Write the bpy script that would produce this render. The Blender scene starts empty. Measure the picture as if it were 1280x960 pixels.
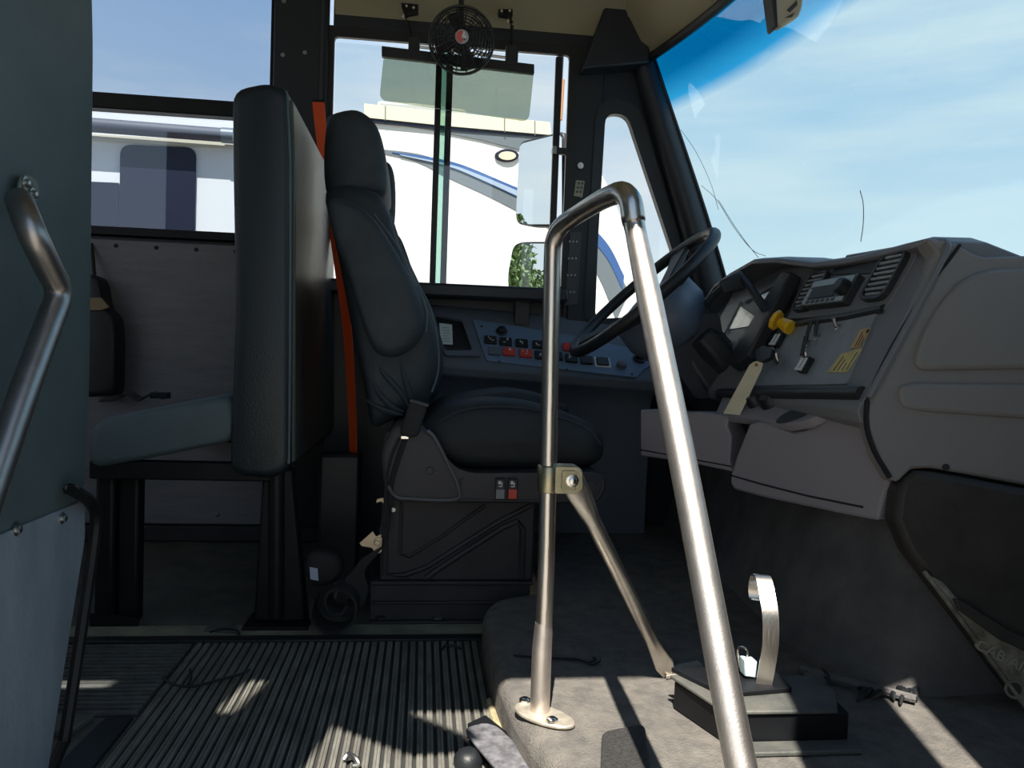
import bpy, bmesh, math, random
from mathutils import Vector, Matrix
random.seed(7)
V = Vector
scn = bpy.context.scene
col = scn.collection

# ------------------------------------------------------------------ camera
FPX = 960.0
YAW, PITCH, ROLL = 0.115374, 0.037614, 0.035
CAM = V((0, 0, 0.62))
fw = V((math.sin(YAW)*math.cos(PITCH), math.cos(YAW)*math.cos(PITCH), -math.sin(PITCH)))
r0 = V((math.cos(YAW), -math.sin(YAW), 0)); u0 = r0.cross(fw)
RT = r0*math.cos(ROLL)+u0*math.sin(ROLL)
UP = u0*math.cos(ROLL)-r0*math.sin(ROLL)
cd = bpy.data.cameras.new('camera'); cam = bpy.data.objects.new('camera', cd); col.objects.link(cam)
m = Matrix((RT, UP, -fw)).transposed().to_4x4(); m.translation = CAM
cam.matrix_world = m
cd.sensor_fit = 'HORIZONTAL'; cd.sensor_width = 36.0; cd.lens = 36.0*FPX/1280.0; cd.clip_start = 0.02; cd.clip_end = 500
scn.camera = cam

# ------------------------------------------------------------------ sky, sun, exposure
w = bpy.data.worlds.new('sky'); scn.world = w; w.use_nodes = True
nt = w.node_tree; nt.nodes.clear(); N = nt.nodes.new; L = nt.links.new
out = N('ShaderNodeOutputWorld'); bg = N('ShaderNodeBackground'); tc = N('ShaderNodeTexCoord'); sx = N('ShaderNodeSeparateXYZ')
rp = N('ShaderNodeValToRGB'); e = rp.color_ramp.elements
e[0].position = 0.0; e[0].color = (.86, .94, .99, 1); e[1].position = 1.0; e[1].color = (.12, .28, .62, 1)
for p_, c_ in ((.12, (.80, .91, .99, 1)), (.28, (.58, .76, .94, 1)), (.5, (.36, .58, .86, 1))):
    q = e.new(p_); q.color = c_
mp = N('ShaderNodeMapping'); mp.inputs['Scale'].default_value = (1.2, 1.2, 7.5); mp.inputs['Rotation'].default_value = (.08, -.10, .3)
nz = N('ShaderNodeTexNoise'); nz.inputs['Scale'].default_value = 1.7; nz.inputs['Detail'].default_value = 7; nz.inputs['Roughness'].default_value = .55
cr = N('ShaderNodeValToRGB'); cr.color_ramp.elements[0].position = .44; cr.color_ramp.elements[1].position = .70
mu = N('ShaderNodeMath'); mu.operation = 'MULTIPLY'; mu.inputs[1].default_value = .85
mx = N('ShaderNodeMixRGB'); mx.inputs[2].default_value = (.90, .95, .99, 1)
L(tc.outputs['Generated'], sx.inputs[0]); L(sx.outputs[2], rp.inputs[0]); L(tc.outputs['Generated'], mp.inputs[0]); L(mp.outputs[0], nz.inputs['Vector'])
L(nz.outputs[0], cr.inputs[0]); L(cr.outputs[0], mu.inputs[0]); L(mu.outputs[0], mx.inputs[0]); L(rp.outputs[0], mx.inputs[1])
L(mx.outputs[0], bg.inputs[0]); bg.inputs[1].default_value = 1.0; L(bg.outputs[0], out.inputs[0])

SUNDIR = V((.24, 1.0, -1.70)).normalized()
sd = bpy.data.lights.new('sun', 'SUN'); sd.energy = 10.5; sd.angle = .009; sd.color = (1, .93, .82)
so = bpy.data.objects.new('sun', sd); col.objects.link(so); so.rotation_mode = 'QUATERNION'
so.rotation_quaternion = SUNDIR.to_track_quat('-Z', 'Y'); so.location = (-1, -6, 7)
scn.view_settings.view_transform = 'Standard'; scn.view_settings.look = 'None'
scn.view_settings.gamma = 1; scn.view_settings.use_curve_mapping = False
scn.view_settings.exposure = 0.0

# ------------------------------------------------------------------ measuring helpers (a photo point on a known plane of the bus)
def ray(px, py): return fw+RT*((px-640)/FPX)+UP*((480-py)/FPX)
def PY(px, py, y): d = ray(px, py); return CAM+d*((y-CAM.y)/d.y)
def PX(px, py, x): d = ray(px, py); return CAM+d*((x-CAM.x)/d.x)
def PZ(px, py, z): d = ray(px, py); return CAM+d*((z-CAM.z)/d.z)
def PP(px, py, p0, n): d = ray(px, py); return CAM+d*((V(p0)-CAM).dot(V(n))/d.dot(V(n)))

# ------------------------------------------------------------------ materials
MATS = {}
def mat(name, c, rough=.6, metal=0, var=0, scale=30, bump=0, bscale=None, stretch=None, c2=None, spec=.5, emis=None, coat=0):
    if name in MATS: return MATS[name]
    m_ = bpy.data.materials.new(name); m_.use_nodes = True; t = m_.node_tree; b = t.nodes['Principled BSDF']
    b.inputs['Base Color'].default_value = (*c, 1); b.inputs['Roughness'].default_value = rough; b.inputs['Metallic'].default_value = metal
    b.inputs['Specular IOR Level'].default_value = spec
    if coat: b.inputs['Coat Weight'].default_value = coat
    if emis: b.inputs['Emission Color'].default_value = (*emis, 1); b.inputs['Emission Strength'].default_value = 1
    if var or bump:
        g = t.nodes.new('ShaderNodeNewGeometry'); mpg = t.nodes.new('ShaderNodeMapping')
        if stretch: mpg.inputs['Scale'].default_value = stretch
        t.links.new(g.outputs['Position'], mpg.inputs[0])
    if var:
        n1 = t.nodes.new('ShaderNodeTexNoise'); n1.inputs['Scale'].default_value = scale; n1.inputs['Detail'].default_value = 6; n1.inputs['Roughness'].default_value = .6
        t.links.new(mpg.outputs[0], n1.inputs['Vector'])
        r_ = t.nodes.new('ShaderNodeValToRGB'); r_.color_ramp.elements[0].position = .32; r_.color_ramp.elements[1].position = .68
        cc = c2 or tuple(min(1, x*(1+var)) for x in c); c1 = c if c2 else tuple(x*(1-var) for x in c)
        r_.color_ramp.elements[0].color = (*c1, 1); r_.color_ramp.elements[1].color = (*cc, 1)
        t.links.new(n1.outputs[0], r_.inputs[0]); t.links.new(r_.outputs[0], b.inputs['Base Color'])
    if bump:
        n2 = t.nodes.new('ShaderNodeTexNoise'); n2.inputs['Scale'].default_value = bscale or scale*6; n2.inputs['Detail'].default_value = 4
        t.links.new(mpg.outputs[0], n2.inputs['Vector'])
        bp = t.nodes.new('ShaderNodeBump'); bp.inputs['Strength'].default_value = bump; bp.inputs['Distance'].default_value = .004
        t.links.new(n2.outputs[0], bp.inputs['Height']); t.links.new(bp.outputs[0], b.inputs['Normal'])
    MATS[name] = m_; return m_
def glass(name, tint, gloss=.045, rough=.0, band=None):
    if name in MATS: return MATS[name]
    m_ = bpy.data.materials.new(name); m_.use_nodes = True; t = m_.node_tree; t.nodes.clear()
    o = t.nodes.new('ShaderNodeOutputMaterial'); tr = t.nodes.new('ShaderNodeBsdfTransparent'); gl = t.nodes.new('ShaderNodeBsdfGlossy')
    mxs = t.nodes.new('ShaderNodeMixShader'); lw = t.nodes.new('ShaderNodeLayerWeight'); pw = t.nodes.new('ShaderNodeMath'); pw.operation = 'POWER'; pw.inputs[1].default_value = 5
    ma = t.nodes.new('ShaderNodeMath'); ma.operation = 'MULTIPLY_ADD'; ma.inputs[1].default_value = .8; ma.inputs[2].default_value = gloss
    gl.inputs['Roughness'].default_value = rough; tr.inputs[0].default_value = (*tint, 1); gl.inputs[0].default_value = (.9, .95, 1, 1)
    t.links.new(lw.outputs['Facing'], pw.inputs[0]); t.links.new(pw.outputs[0], ma.inputs[0]); t.links.new(ma.outputs[0], mxs.inputs[0])
    t.links.new(tr.outputs[0], mxs.inputs[1]); t.links.new(gl.outputs[0], mxs.inputs[2]); t.links.new(mxs.outputs[0], o.inputs[0])
    if band:   # the dyed shade strip along the top of a laminated windscreen
        g = t.nodes.new('ShaderNodeNewGeometry'); s = t.nodes.new('ShaderNodeSeparateXYZ'); mr = t.nodes.new('ShaderNodeMapRange')
        mr.inputs[1].default_value = band[0]; mr.inputs[2].default_value = band[1]
        r_ = t.nodes.new('ShaderNodeValToRGB'); ee = r_.color_ramp.elements
        ee[0].position = 0; ee[0].color = (*tint, 1); ee[1].position = 1; ee[1].color = (*band[2], 1)
        q_ = ee.new(.35); q_.color = (*band[3], 1)
        t.links.new(g.outputs['Position'], s.inputs[0]); t.links.new(s.outputs[2], mr.inputs[0]); t.links.new(mr.outputs[0], r_.inputs[0]); t.links.new(r_.outputs[0], tr.inputs[0])
    MATS[name] = m_; return m_

vinyl = mat('black_vinyl', (.011, .020, .027), .42, bump=.25, bscale=260)
vinyl_green = mat('grey_green_vinyl', (.078, .118, .135), .5, var=.12, scale=5, bump=.25, bscale=420)
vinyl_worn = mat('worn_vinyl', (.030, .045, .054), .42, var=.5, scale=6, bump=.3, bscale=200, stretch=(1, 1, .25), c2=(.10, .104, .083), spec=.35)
cloth = mat('seat_cloth', (.026, .037, .047), .62, var=.25, scale=9, bump=.5, bscale=60)
cloth_dark = mat('seat_cloth_dark', (.022, .027, .032), .7, var=.25, scale=12, bump=.5, bscale=50)
shell = mat('seat_shell_plastic', (.047, .045, .050), .55, bump=.2, bscale=500)
shell_dark = mat('seat_base_paint', (.028, .026, .030), .6, var=.2, scale=14)
blackp = mat('black_plastic', (.014, .016, .019), .45, bump=.15, bscale=400)
blackm = mat('black_painted_steel', (.007, .008, .010), .5, var=.3, scale=20, spec=.3)
frame_m = mat('dark_window_frame', (.016, .020, .027), .45)
alu_panel = mat('embossed_aluminium', (.20, .195, .22), .5, metal=.2, var=.10, scale=9, bump=.5, bscale=55, stretch=(1, 1, 6))
kick_m = mat('kick_panel_aluminium', (.22, .28, .34), .45, metal=.15, var=.18, scale=14, bump=.15, bscale=300, stretch=(1, 1, .3))
steel = mat('stainless_tube', (.62, .58, .53), .29, metal=1, var=.07, scale=40, bump=.06, bscale=300, stretch=(1, 1, .15))
steel_r = mat('satin_steel_tube', (.72, .66, .61), .43, metal=1, var=.10, scale=50, bump=.08, bscale=500)
chrome = mat('chrome', (.72, .70, .66), .18, metal=1)
zinc = mat('zinc_clamp', (.42, .39, .27), .36, metal=1, var=.2, scale=40)
tan_m = mat('tan_buckle', (.62, .50, .33), .4, metal=.4)
bolt_m = mat('bolt_steel', (.45, .46, .45), .35, metal=1)
rib_m = mat('ribbed_rubber', (.16, .157, .14), .72, var=.35, scale=35, bump=.3, bscale=260, stretch=(1, .35, 1))
rib_x = mat('ribbed_rubber_cross', (.075, .08, .08), .72, var=.35, scale=35, bump=.3, bscale=260)
floor_m = mat('worn_black_floor', (.055, .060, .060), .6, var=.55, scale=11, bump=.3, bscale=120, c2=(.13, .13, .115))
hump_m = mat('dusty_rubber', (.105, .10, .095), .8, var=.3, scale=30, bump=.9, bscale=330, c2=(.20, .185, .165))
carpet = mat('dusty_carpet', (.10, .097, .098), .9, var=.3, scale=9, bump=.8, bscale=320, c2=(.18, .17, .165))
dash_m = mat('grey_dash_plastic', (.21, .21, .225), .55, bump=.25, bscale=600)
dash_s = mat('side_cover_plastic', (.27, .255, .25), .5, bump=.3, bscale=600)
dash_d = mat('dark_dash_plastic', (.030, .032, .036), .45, bump=.2, bscale=500)
panel_m = mat('dash_face', (.25, .275, .30), .5, var=.12, scale=30)
bin_m = mat('bin_plastic', (.32, .295, .32), .5, bump=.2, bscale=600)
hvac_m = mat('heater_cover_plastic', (.042, .038, .033), .55, var=.3, scale=16, bump=.3, bscale=120)
hvac_f = mat('lit_heater_flange', (.25, .23, .18), .6, var=.5, scale=35, bump=.3, bscale=150)  # flange colour lightened in place of the light falling on it
console_m = mat('switch_console_plastic', (.12, .14, .17), .5, bump=.2, bscale=500)
switch_panel_m = mat('blue_grey_switch_plate', (.15, .22, .32), .42, bump=.1, bscale=500)
red = mat('red_switch', (.62, .05, .035), .35)
grey_sw = mat('grey_switch', (.22, .23, .24), .45)
white = mat('white_print', (.78, .80, .80), .5)
cream = mat('cream_headliner', (.34, .31, .20), .42, bump=.2, bscale=180)
yellow = mat('yellow_plastic', (.85, .50, .02), .35)
tag_m = mat('manila_tag', (.72, .66, .48), .7, var=.06, scale=30)
label_y = mat('yellow_label', (.62, .52, .20), .6, var=.15, scale=60)
ink = mat('printed_ink', (.05, .05, .05), .7)
orange = mat('orange_webbing', (.80, .10, .02), .7, bump=.3, bscale=300)
belt_m = mat('black_webbing', (.017, .017, .019), .75, bump=.3, bscale=300)
lcd = mat('radio_face', (.33, .40, .44), .3)
gauge = mat('gauge_lens', (.16, .18, .18), .18, var=.4, scale=22, c2=(.40, .42, .40), coat=.5)
paper = mat('paper_sticker', (.70, .76, .74), .6)
rv_w = mat('camper_white', (.78, .77, .74), .35)
rv_cream = mat('camper_roof_cream', (.66, .62, .48), .5)
rv_grey = mat('camper_grey', (.13, .155, .175), .4)
rv_blue = mat('camper_blue', (.04, .10, .27), .35)
rv_lblue = mat('camper_light_blue', (.30, .38, .50), .35)
rv_dark = mat('camper_window', (.022, .025, .042), .2, spec=.2)
awn = mat('awning_fabric', (.075, .075, .09), .6, var=.2, scale=6, stretch=(.3, 1, 4))
mirror_m = mat('mirror_glass', (.92, .95, .95), .01, metal=1)
leaf = mat('tree_leaves', (.07, .13, .03), .7, var=.4, scale=3)
bark = mat('tree_bark', (.12, .09, .06), .8)
ground_m = mat('gravel_ground', (.36, .33, .28), .9, var=.25, scale=3, bump=.4)
yellow_bus = mat('bus_roof_paint', (.75, .74, .70), .5)
copper = mat('copper_cap', (.5, .25, .12), .5)
g_wind = glass('windscreen_glass', (.76, .935, .96), gloss=.085, band=(1.412, 1.515, (.0, .20, .43), (.04, .46, .78)))
g_drv = glass('clear_glass', (.95, .97, .97))
g_green = glass('glass_edge_green', (.62, .80, .74))
g_pass = glass('tinted_window_glass', (.74, .79, .86))
g_visor = glass('smoked_visor_acrylic', (.66, .685, .60))
g_door = glass('door_glass', (.75, .88, .72))

# ------------------------------------------------------------------ mesh builder
def spline(pts, n=6, closed=False):
    pts = [V(p) for p in pts]; k = len(pts); o = []
    rng = range(k) if closed else range(k-1)
    for i in rng:
        p1, p2 = pts[i], pts[(i+1) % k]
        p0_ = pts[(i-1) % k] if closed or i > 0 else p1*2-p2
        p3 = pts[(i+2) % k] if closed or i+2 < k else p2*2-p1
        for j in range(n):
            t = j/n
            o.append(.5*((2*p1)+(p2-p0_)*t+(2*p0_-5*p1+4*p2-p3)*t*t+(3*p1-p0_-3*p2+p3)*t**3))
    if not closed: o.append(pts[-1])
    return o
def rounded(pts, r, n=4):
    """closed polygon (Vectors) with every corner rounded"""
    pts = [V(p) for p in pts]; o = []; k = len(pts)
    for i in range(k):
        a, b, c = pts[i-1], pts[i], pts[(i+1) % k]
        d1 = (a-b); d2 = (c-b); rr = min(r, d1.length*.48, d2.length*.48)
        s, t_ = b+d1.normalized()*rr, b+d2.normalized()*rr
        for j in range(n+1):
            t = j/n; o.append(s*(1-t)**2+b*2*t*(1-t)+t_*t*t)
    return o
class MB:
    def __init__(s): s.v = []; s.f = []; s.mi = []; s.ms = []
    def m(s, mt):
        if mt not in s.ms: s.ms.append(mt)
        return s.ms.index(mt)
    def add(s, vs, fs, mt):
        o = len(s.v); s.v += [V(p) for p in vs]; k = s.m(mt)
        for f in fs: s.f.append([i+o for i in f]); s.mi.append(k)
        return s
    def box(s, a, b, mt):
        x0, y0, z0 = a; x1, y1, z1 = b
        vs = [(x0,y0,z0),(x1,y0,z0),(x1,y1,z0),(x0,y1,z0),(x0,y0,z1),(x1,y0,z1),(x1,y1,z1),(x0,y1,z1)]
        return s.add(vs, [(0,3,2,1),(4,5,6,7),(0,1,5,4),(1,2,6,5),(2,3,7,6),(3,0,4,7)], mt)
    def slab(s, poly, vec, mt):
        n = len(poly); vec = V(vec); vs = [V(p) for p in poly]+[V(p)+vec for p in poly]
        return s.add(vs, [tuple(range(n))[::-1], tuple(range(n, 2*n))]+[(i, (i+1) % n, n+(i+1) % n, n+i) for i in range(n)], mt)
    def rings(s, rs, mt, closed=True, cap=True):
        n = len(rs[0]); vs = [p for r in rs for p in r]; fs = []
        for i in range(len(rs)-1):
            for j in range(n if closed else n-1):
                k = (j+1) % n; fs.append((i*n+j, i*n+k, (i+1)*n+k, (i+1)*n+j))
        if cap and closed: fs.append(tuple(range(n))[::-1]); fs.append(tuple(range((len(rs)-1)*n, len(rs)*n)))
        return s.add(vs, fs, mt)
    def tube(s, pts, r, mt, seg=10, cap=True, closed=False):
        pts = [V(p) for p in pts]; k = len(pts); rs = []
        rad = r if isinstance(r, (list, tuple)) else [r]*k
        t0 = (pts[1]-pts[0]).normalized(); nrm = t0.orthogonal().normalized()
        for i, p in enumerate(pts):
            if closed: t = (pts[(i+1) % k]-pts[i-1]).normalized()
            else: t = (pts[min(i+1, k-1)]-pts[max(i-1, 0)]).normalized()
            nrm = (nrm-t*nrm.dot(t)).normalized(); b = t.cross(nrm)
            rs.append([p+(nrm*math.cos(2*math.pi*j/seg)+b*math.sin(2*math.pi*j/seg))*rad[i] for j in range(seg)])
        if closed: rs.append(rs[0]); return s.rings(rs, mt, cap=False)
        return s.rings(rs, mt, cap=cap)
    def lathe(s, prof, o, ax, mt, seg=20, cap=True):
        o = V(o); ax = V(ax).normalized(); a = ax.orthogonal().normalized(); b = ax.cross(a)
        rs = [[o+ax*h+(a*math.cos(2*math.pi*j/seg)+b*math.sin(2*math.pi*j/seg))*r for j in range(seg)] for r, h in prof]
        return s.rings(rs, mt, cap=cap)
    def disc(s, o, ax, r, h, mt, seg=14): return s.lathe([(r*.9, 0), (r, h*.15), (r, h*.75), (r*.85, h)], o, ax, mt, seg)
    def strip(s, pts, wv, th, mt):
        """flat band: path pts, width vector(s), thickness along the normal"""
        pts = [V(p) for p in pts]; k = len(pts); rs = []
        for i, p in enumerate(pts):
            t = (pts[min(i+1, k-1)]-pts[max(i-1, 0)]).normalized()
            wd = V(wv[i]) if isinstance(wv, list) else V(wv)
            n = t.cross(wd).normalized()*th*.5
            rs.append([p-wd*.5-n, p+wd*.5-n, p+wd*.5+n, p-wd*.5+n])
        return s.rings(rs, mt)
    def puff(s, outline, vec, rnd, mt, crown=0, n=4):
        """cushion: a closed outline swept along vec, both faces rounded over by rnd and crowned"""
        ol = [V(p) for p in outline]; c = sum(ol, V())/len(ol); vec = V(vec); d = vec.normalized(); T = vec.length; k = len(ol)
        ax1 = d.orthogonal().normalized(); ax2 = d.cross(ax1)
        if abs(d.y) > .9: ax1, ax2 = V((1, 0, 0)), V((0, 0, 1))
        e1_ = [p.dot(ax1) for p in ol]; e2_ = [p.dot(ax2) for p in ol]
        w1, w2 = max(e1_)-min(e1_), max(e2_)-min(e2_); m1, m2 = (max(e1_)+min(e1_))/2, (max(e2_)+min(e2_))/2
        c = c+ax1*(m1-c.dot(ax1))+ax2*(m2-c.dot(ax2))
        def ring(th):
            i_ = rnd*(1-math.sin(th)); k1, k2 = max(.2, 1-2*i_/w1), max(.2, 1-2*i_/w2)
            return [p+ax1*((p.dot(ax1)-m1)*(k1-1))+ax2*((p.dot(ax2)-m2)*(k2-1)) for p in ol], rnd*(1-math.cos(th))
        lo = []; hi = []
        for i in range(n+1):
            r_, h = ring(math.pi/2*i/n); lo.append([p+d*h for p in r_]); hi.insert(0, [p+d*(T-h) for p in r_])
        seq = lo+hi
        if crown:
            A, B = lo[0], hi[-1]
            seq = [[c+(p-c)*.25-d*crown for p in A], [c+(p-c)*.62-d*crown*.75 for p in A]]+seq+[[c+(p-c)*.62+d*crown*.75 for p in B], [c+(p-c)*.25+d*crown for p in B]]
            seq[-2] = [c+(p-d*T-c)*.62+d*(T+crown*.75) for p in B]; seq[-1] = [c+(p-d*T-c)*.25+d*(T+crown) for p in B]
        return s.rings(seq, mt)
    def frame(s, outer, inner, vec, mt):
        vec = V(vec); O = [V(p) for p in outer]; I = [V(p) for p in inner]
        return s.rings([O, I, [p+vec for p in I], [p+vec for p in O], O], mt, cap=False)
    def build(s, name, parent=None, smooth=40, bevel=0, seg=2, sub=0):
        me = bpy.data.meshes.new(name)
        me.from_pydata([tuple(p) for p in s.v], [], s.f)
        for mt in s.ms: me.materials.append(mt)
        me.polygons.foreach_set('material_index', s.mi)
        bm = bmesh.new(); bm.from_mesh(me); bmesh.ops.recalc_face_normals(bm, faces=bm.faces); bm.to_mesh(me); bm.free()
        if smooth:
            me.polygons.foreach_set('use_smooth', [True]*len(me.polygons)); me.set_sharp_from_angle(angle=math.radians(smooth))
        ob = bpy.data.objects.new(name, me); col.objects.link(ob)
        lo = V([min(p[i] for p in s.v) for i in range(3)]); hi = V([max(p[i] for p in s.v) for i in range(3)])
        o = V(((lo.x+hi.x)/2, (lo.y+hi.y)/2, lo.z)); me.transform(Matrix.Translation(-o)); ob.location = o
        if parent:
            ob.parent = parent; ob.location = o-PW[parent.name]
        PW[ob.name] = o
        if bevel:
            b = ob.modifiers.new('bevel', 'BEVEL'); b.width = bevel; b.segments = seg; b.limit_method = 'ANGLE'; b.angle_limit = math.radians(35); b.harden_normals = False
        if sub:
            b = ob.modifiers.new('subsurf', 'SUBSURF'); b.levels = sub; b.render_levels = sub
        return ob
PW = {}
def tag(o, label, cat, group=None):
    o['label'] = label; o['category'] = cat
    if group: o['group'] = group
    return o
def thing(name, loc, label, cat, group=None):
    o = bpy.data.objects.new(name, None); col.objects.link(o); o.location = V(loc); o.empty_display_size = .05
    PW[o.name] = V(loc); return tag(o, label, cat, group)
def struct(o): o['kind'] = 'structure'; return o
def bx(name, a, b, mt, parent=None, bevel=0): return MB().box(a, b, mt).build(name, parent, bevel=bevel)
def hexbolt(o, ax, r, h, mt, name, parent):
    return MB().lathe([(r*1.6, 0), (r*1.6, h*.25), (r, h*.3), (r, h*.9), (r*.8, h)], o, ax, mt, 10).build(name, parent)
def words(name, text, size, origin, xdir, ydir, depth, mt, parent):
    cu = bpy.data.curves.new(name, 'FONT'); cu.body = text; cu.size = size; cu.extrude = depth; cu.space_character = 1.05; cu.offset = .0006
    tmp = bpy.data.objects.new(name+'_src', cu); col.objects.link(tmp)
    dg = bpy.context.evaluated_depsgraph_get(); me = bpy.data.meshes.new_from_object(tmp.evaluated_get(dg))
    bpy.data.objects.remove(tmp); bpy.data.curves.remove(cu)
    x = V(xdir).normalized(); z = x.cross(V(ydir)).normalized(); y = z.cross(x)
    ob = bpy.data.objects.new(name, me); col.objects.link(ob)
    M = Matrix((x, y, z)).transposed().to_4x4(); me.transform(M); me.materials.clear(); me.materials.append(mt)
    ob.parent = parent; ob.location = V(origin)-PW[parent.name]; PW[ob.name] = V(origin); return ob

# ================================================================== SETTING
def q(*pts): return [V(p) for p in pts]
# ---- outside
struct(bx('ground', (-60, -40, -1.15), (60, 80, -1.05), ground_m))
# ---- floor
floor = struct(MB().box((-4, .80, -.06), (.22, 2.5, 0), floor_m).box((-4, .34, -.06), (-.45, .80, 0), floor_m).build('floor', smooth=0))
bx('stepwell_tread', (-.45, .34, -.36), (.70, .80, -.30), floor_m, floor)
bx('dusty_strip', (-.95, 1.652, -.01), (.20, 1.735, .0015), mat('dusty_strip', (.16, .165, .135), .7, var=.3, scale=14, bump=.4, bscale=150, c2=(.32, .32, .25)), floor)
bx('stepwell_riser', (-.45, .76, -.30), (.70, .80, -.06), floor_m, floor)
bx('floor_edge_strip', (-.92, 1.622, 0), (.165, 1.652, .010), blackp, floor, .002)
MB().slab(q((-.52, .95, 0), (-.455, .95, 0), (-.455, 1.30, 0), (-.50, 1.30, 0)), (0, 0, .006), blackp).build('cover_strip', floor, bevel=.002)
MB().slab(q((-.60, 1.245, 0), (-.53, 1.245, 0), (-.515, 1.30, 0), (-.585, 1.305, 0)), (0, 0, .012), floor_m).build('floor_plate', floor, bevel=.003)
# raised engine platform
plat = [(.138, 1.30), (.138, 1.60), (.17, 1.68), (.30, 1.74), (.30, 2.44), (1.32, 2.44), (1.32, .55), (.46, .55), (.33, .76), (.184, .972), (.150, 1.13)]
platform = struct(MB().slab([V((x, y, -.05)) for x, y in rounded([V((x, y, 0)) for x, y in plat], .05, 4) and [(p.x, p.y) for p in rounded([V((x, y, 0)) for x, y in plat], .06, 4)]], (0, 0, .13), hump_m).build('floor_platform', bevel=.022, seg=3))
MB().tube(spline([(.134, 1.33, .006), (.140, 1.20, .012), (.155, 1.08, .016), (.190, .95, .018), (.26, .86, .018)]), .007, mat('caulk', (.42, .36, .22), .7, var=.3, scale=40), seg=8).build('sealant_bead', platform)

# ---- left wall
wl = struct(MB().box((-4, 2.5, -.06), (.545, 2.56, .83), frame_m).box((-4, 2.5, .83), (-.305, 2.56, .945), frame_m)
    .box((-.478, 2.42, .945), (-.320, 2.475, 1.80), frame_m).box((-1.72, 2.44, .945), (-1.60, 2.56, 1.80), frame_m)
    .box((-4, 2.46, 1.745), (.66, 2.56, 1.86), frame_m).box((-.305, 2.43, 1.602), (.66, 2.492, 1.75), frame_m)
    .box((-3, 2.5, .945), (-2.95, 2.56, 1.8), frame_m)
    .box((.45, 2.432, .70), (.545, 2.455, 1.61), frame_m).box((.545, 2.46, -.06), (1.40, 2.56, .72), frame_m).build('wall_left', bevel=.006))
lin = bx('liner_panel', (-1.75, 2.490, .055), (-.40, 2.499, .930), alu_panel, wl, .002)
for k in range(8): MB().disc((-1.30+k*.118, 2.490, .912), (0, -1, 0), .0065, .004, blackm, 8).build('rivet', lin)
for k in range(2): MB().disc((-.95+k*.32, 2.490, .085), (0, -1, 0), .007, .004, chrome, 8).build('rivet', lin)
bx('cove_moulding', (-4, 2.478, 0), (-.31, 2.499, .052), shell_dark, wl, .006)
bx('window_ledge', (-.305, 2.36, .790), (.44, 2.50, .832), frame_m, wl, .008)
bx('inner_panel', (-.31, 2.465, .10), (.44, 2.50, .79), frame_m, wl)
# pillar mouldings and screws beside the driver's window
MB().tube(q((-.33, 2.425, .96), (-.33, 2.425, 1.75)), .014, frame_m, 8).build('pillar_moulding', wl)
for z_, x_ in ((1.50, -.45), (1.512, -.385), (1.66, -.45)): MB().disc((x_, 2.421, z_), (0, -1, 0), .007, .004, bolt_m, 8).build('screw', wl)

# window_1: split-sash passenger window
def boxframe(x0, x1, z0, z1, y0, y1, t, mt, r=.02):
    o = [V((x0-t, y0, z0-t)), V((x1+t, y0, z0-t)), V((x1+t, y0, z1+t)), V((x0-t, y0, z1+t))]
    i = [V((x0, y0, z0)), V((x1, y0, z0)), V((x1, y0, z1)), V((x0, y0, z1))]
    return MB().frame(rounded(o, .002, 2), rounded(i, r, 2), (0, y1-y0, 0), mt)
def sash_window(name, x0, x1, y):
    f = struct(boxframe(x0+.02, x1-.02, .968, 1.745, y, y+.05, .024, blackm).build(name, bevel=.003))
    bx('sash_rail', (x0+.02, y-.012, 1.318), (x1-.02, y+.035, 1.366), blackm, f, .004)
    bx('upper_pane', (x0+.02, y+.028, 1.36), (x1-.02, y+.031, 1.745), g_pass, f)
    bx('lower_pane', (x0+.02, y+.020, .968), (x1-.02, y+.023, 1.32), g_pass, f)
sash_window('window_1', -1.60, -.478, 2.475)
sash_window('window_6', -2.95, -1.72, 2.475)
# window_2: driver's sliding window
w2 = struct(boxframe(-.300, .428, .835, 1.572, 2.428, 2.446, .032, blackp, .012).build('window_2', bevel=.003))
def bar(name, x0, x1, y0, y1): return bx(name, (x0, y0, .835), (x1, y1, 1.572), blackp, w2, .003)
bar('sash_bar', .010, .029, 2.445, 2.462); bar('sash_bar', .044, .064, 2.468, 2.485); bar('sash_bar', .388, .409, 2.445, 2.462)
bx('rear_pane', (-.300, 2.472, .835), (.064, 2.475, 1.572), g_drv, w2)
bx('front_pane', (.012, 2.452, .835), (.409, 2.455, 1.572), g_drv, w2)
bx('overlap_strip', (.029, 2.463, .835), (.044, 2.465, 1.572), g_green, w2)
lt = bx('window_latch', (.384, 2.425, 1.262), (.432, 2.446, 1.282), blackp, w2, .003)
bx('latch_catch', (.384, 2.420, 1.260), (.396, 2.426, 1.284), bolt_m, lt, .001)
# window_3: quarter light
def xz(l, y): return [V((a, y, b)) for a, b in l]
qo = [(.44, 1.60), (.655, 1.60), (.99, .84), (.99, .69), (.44, .69)]
qi = [(.552, 1.400), (.622, 1.402), (.795, .965), (.862, .775), (.538, .745)]
qm = [(.520, 1.445), (.655, 1.445), (.825, .985), (.905, .735), (.503, .715)]
w3 = struct(MB().frame(rounded(xz(qo, 2.44), .01, 5), rounded(xz(qi, 2.44), .045, 5), (0, .025, 0), frame_m).build('window_3', bevel=.004))
MB().frame(rounded(xz(qm, 2.428), .07, 5), rounded(xz(qi, 2.432), .045, 5), (0, .012, 0), blackp).build('gasket', w3)
MB().slab(rounded(xz(qi, 2.452), .045, 5), (0, .003, 0), g_drv).build('pane', w3)
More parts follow.
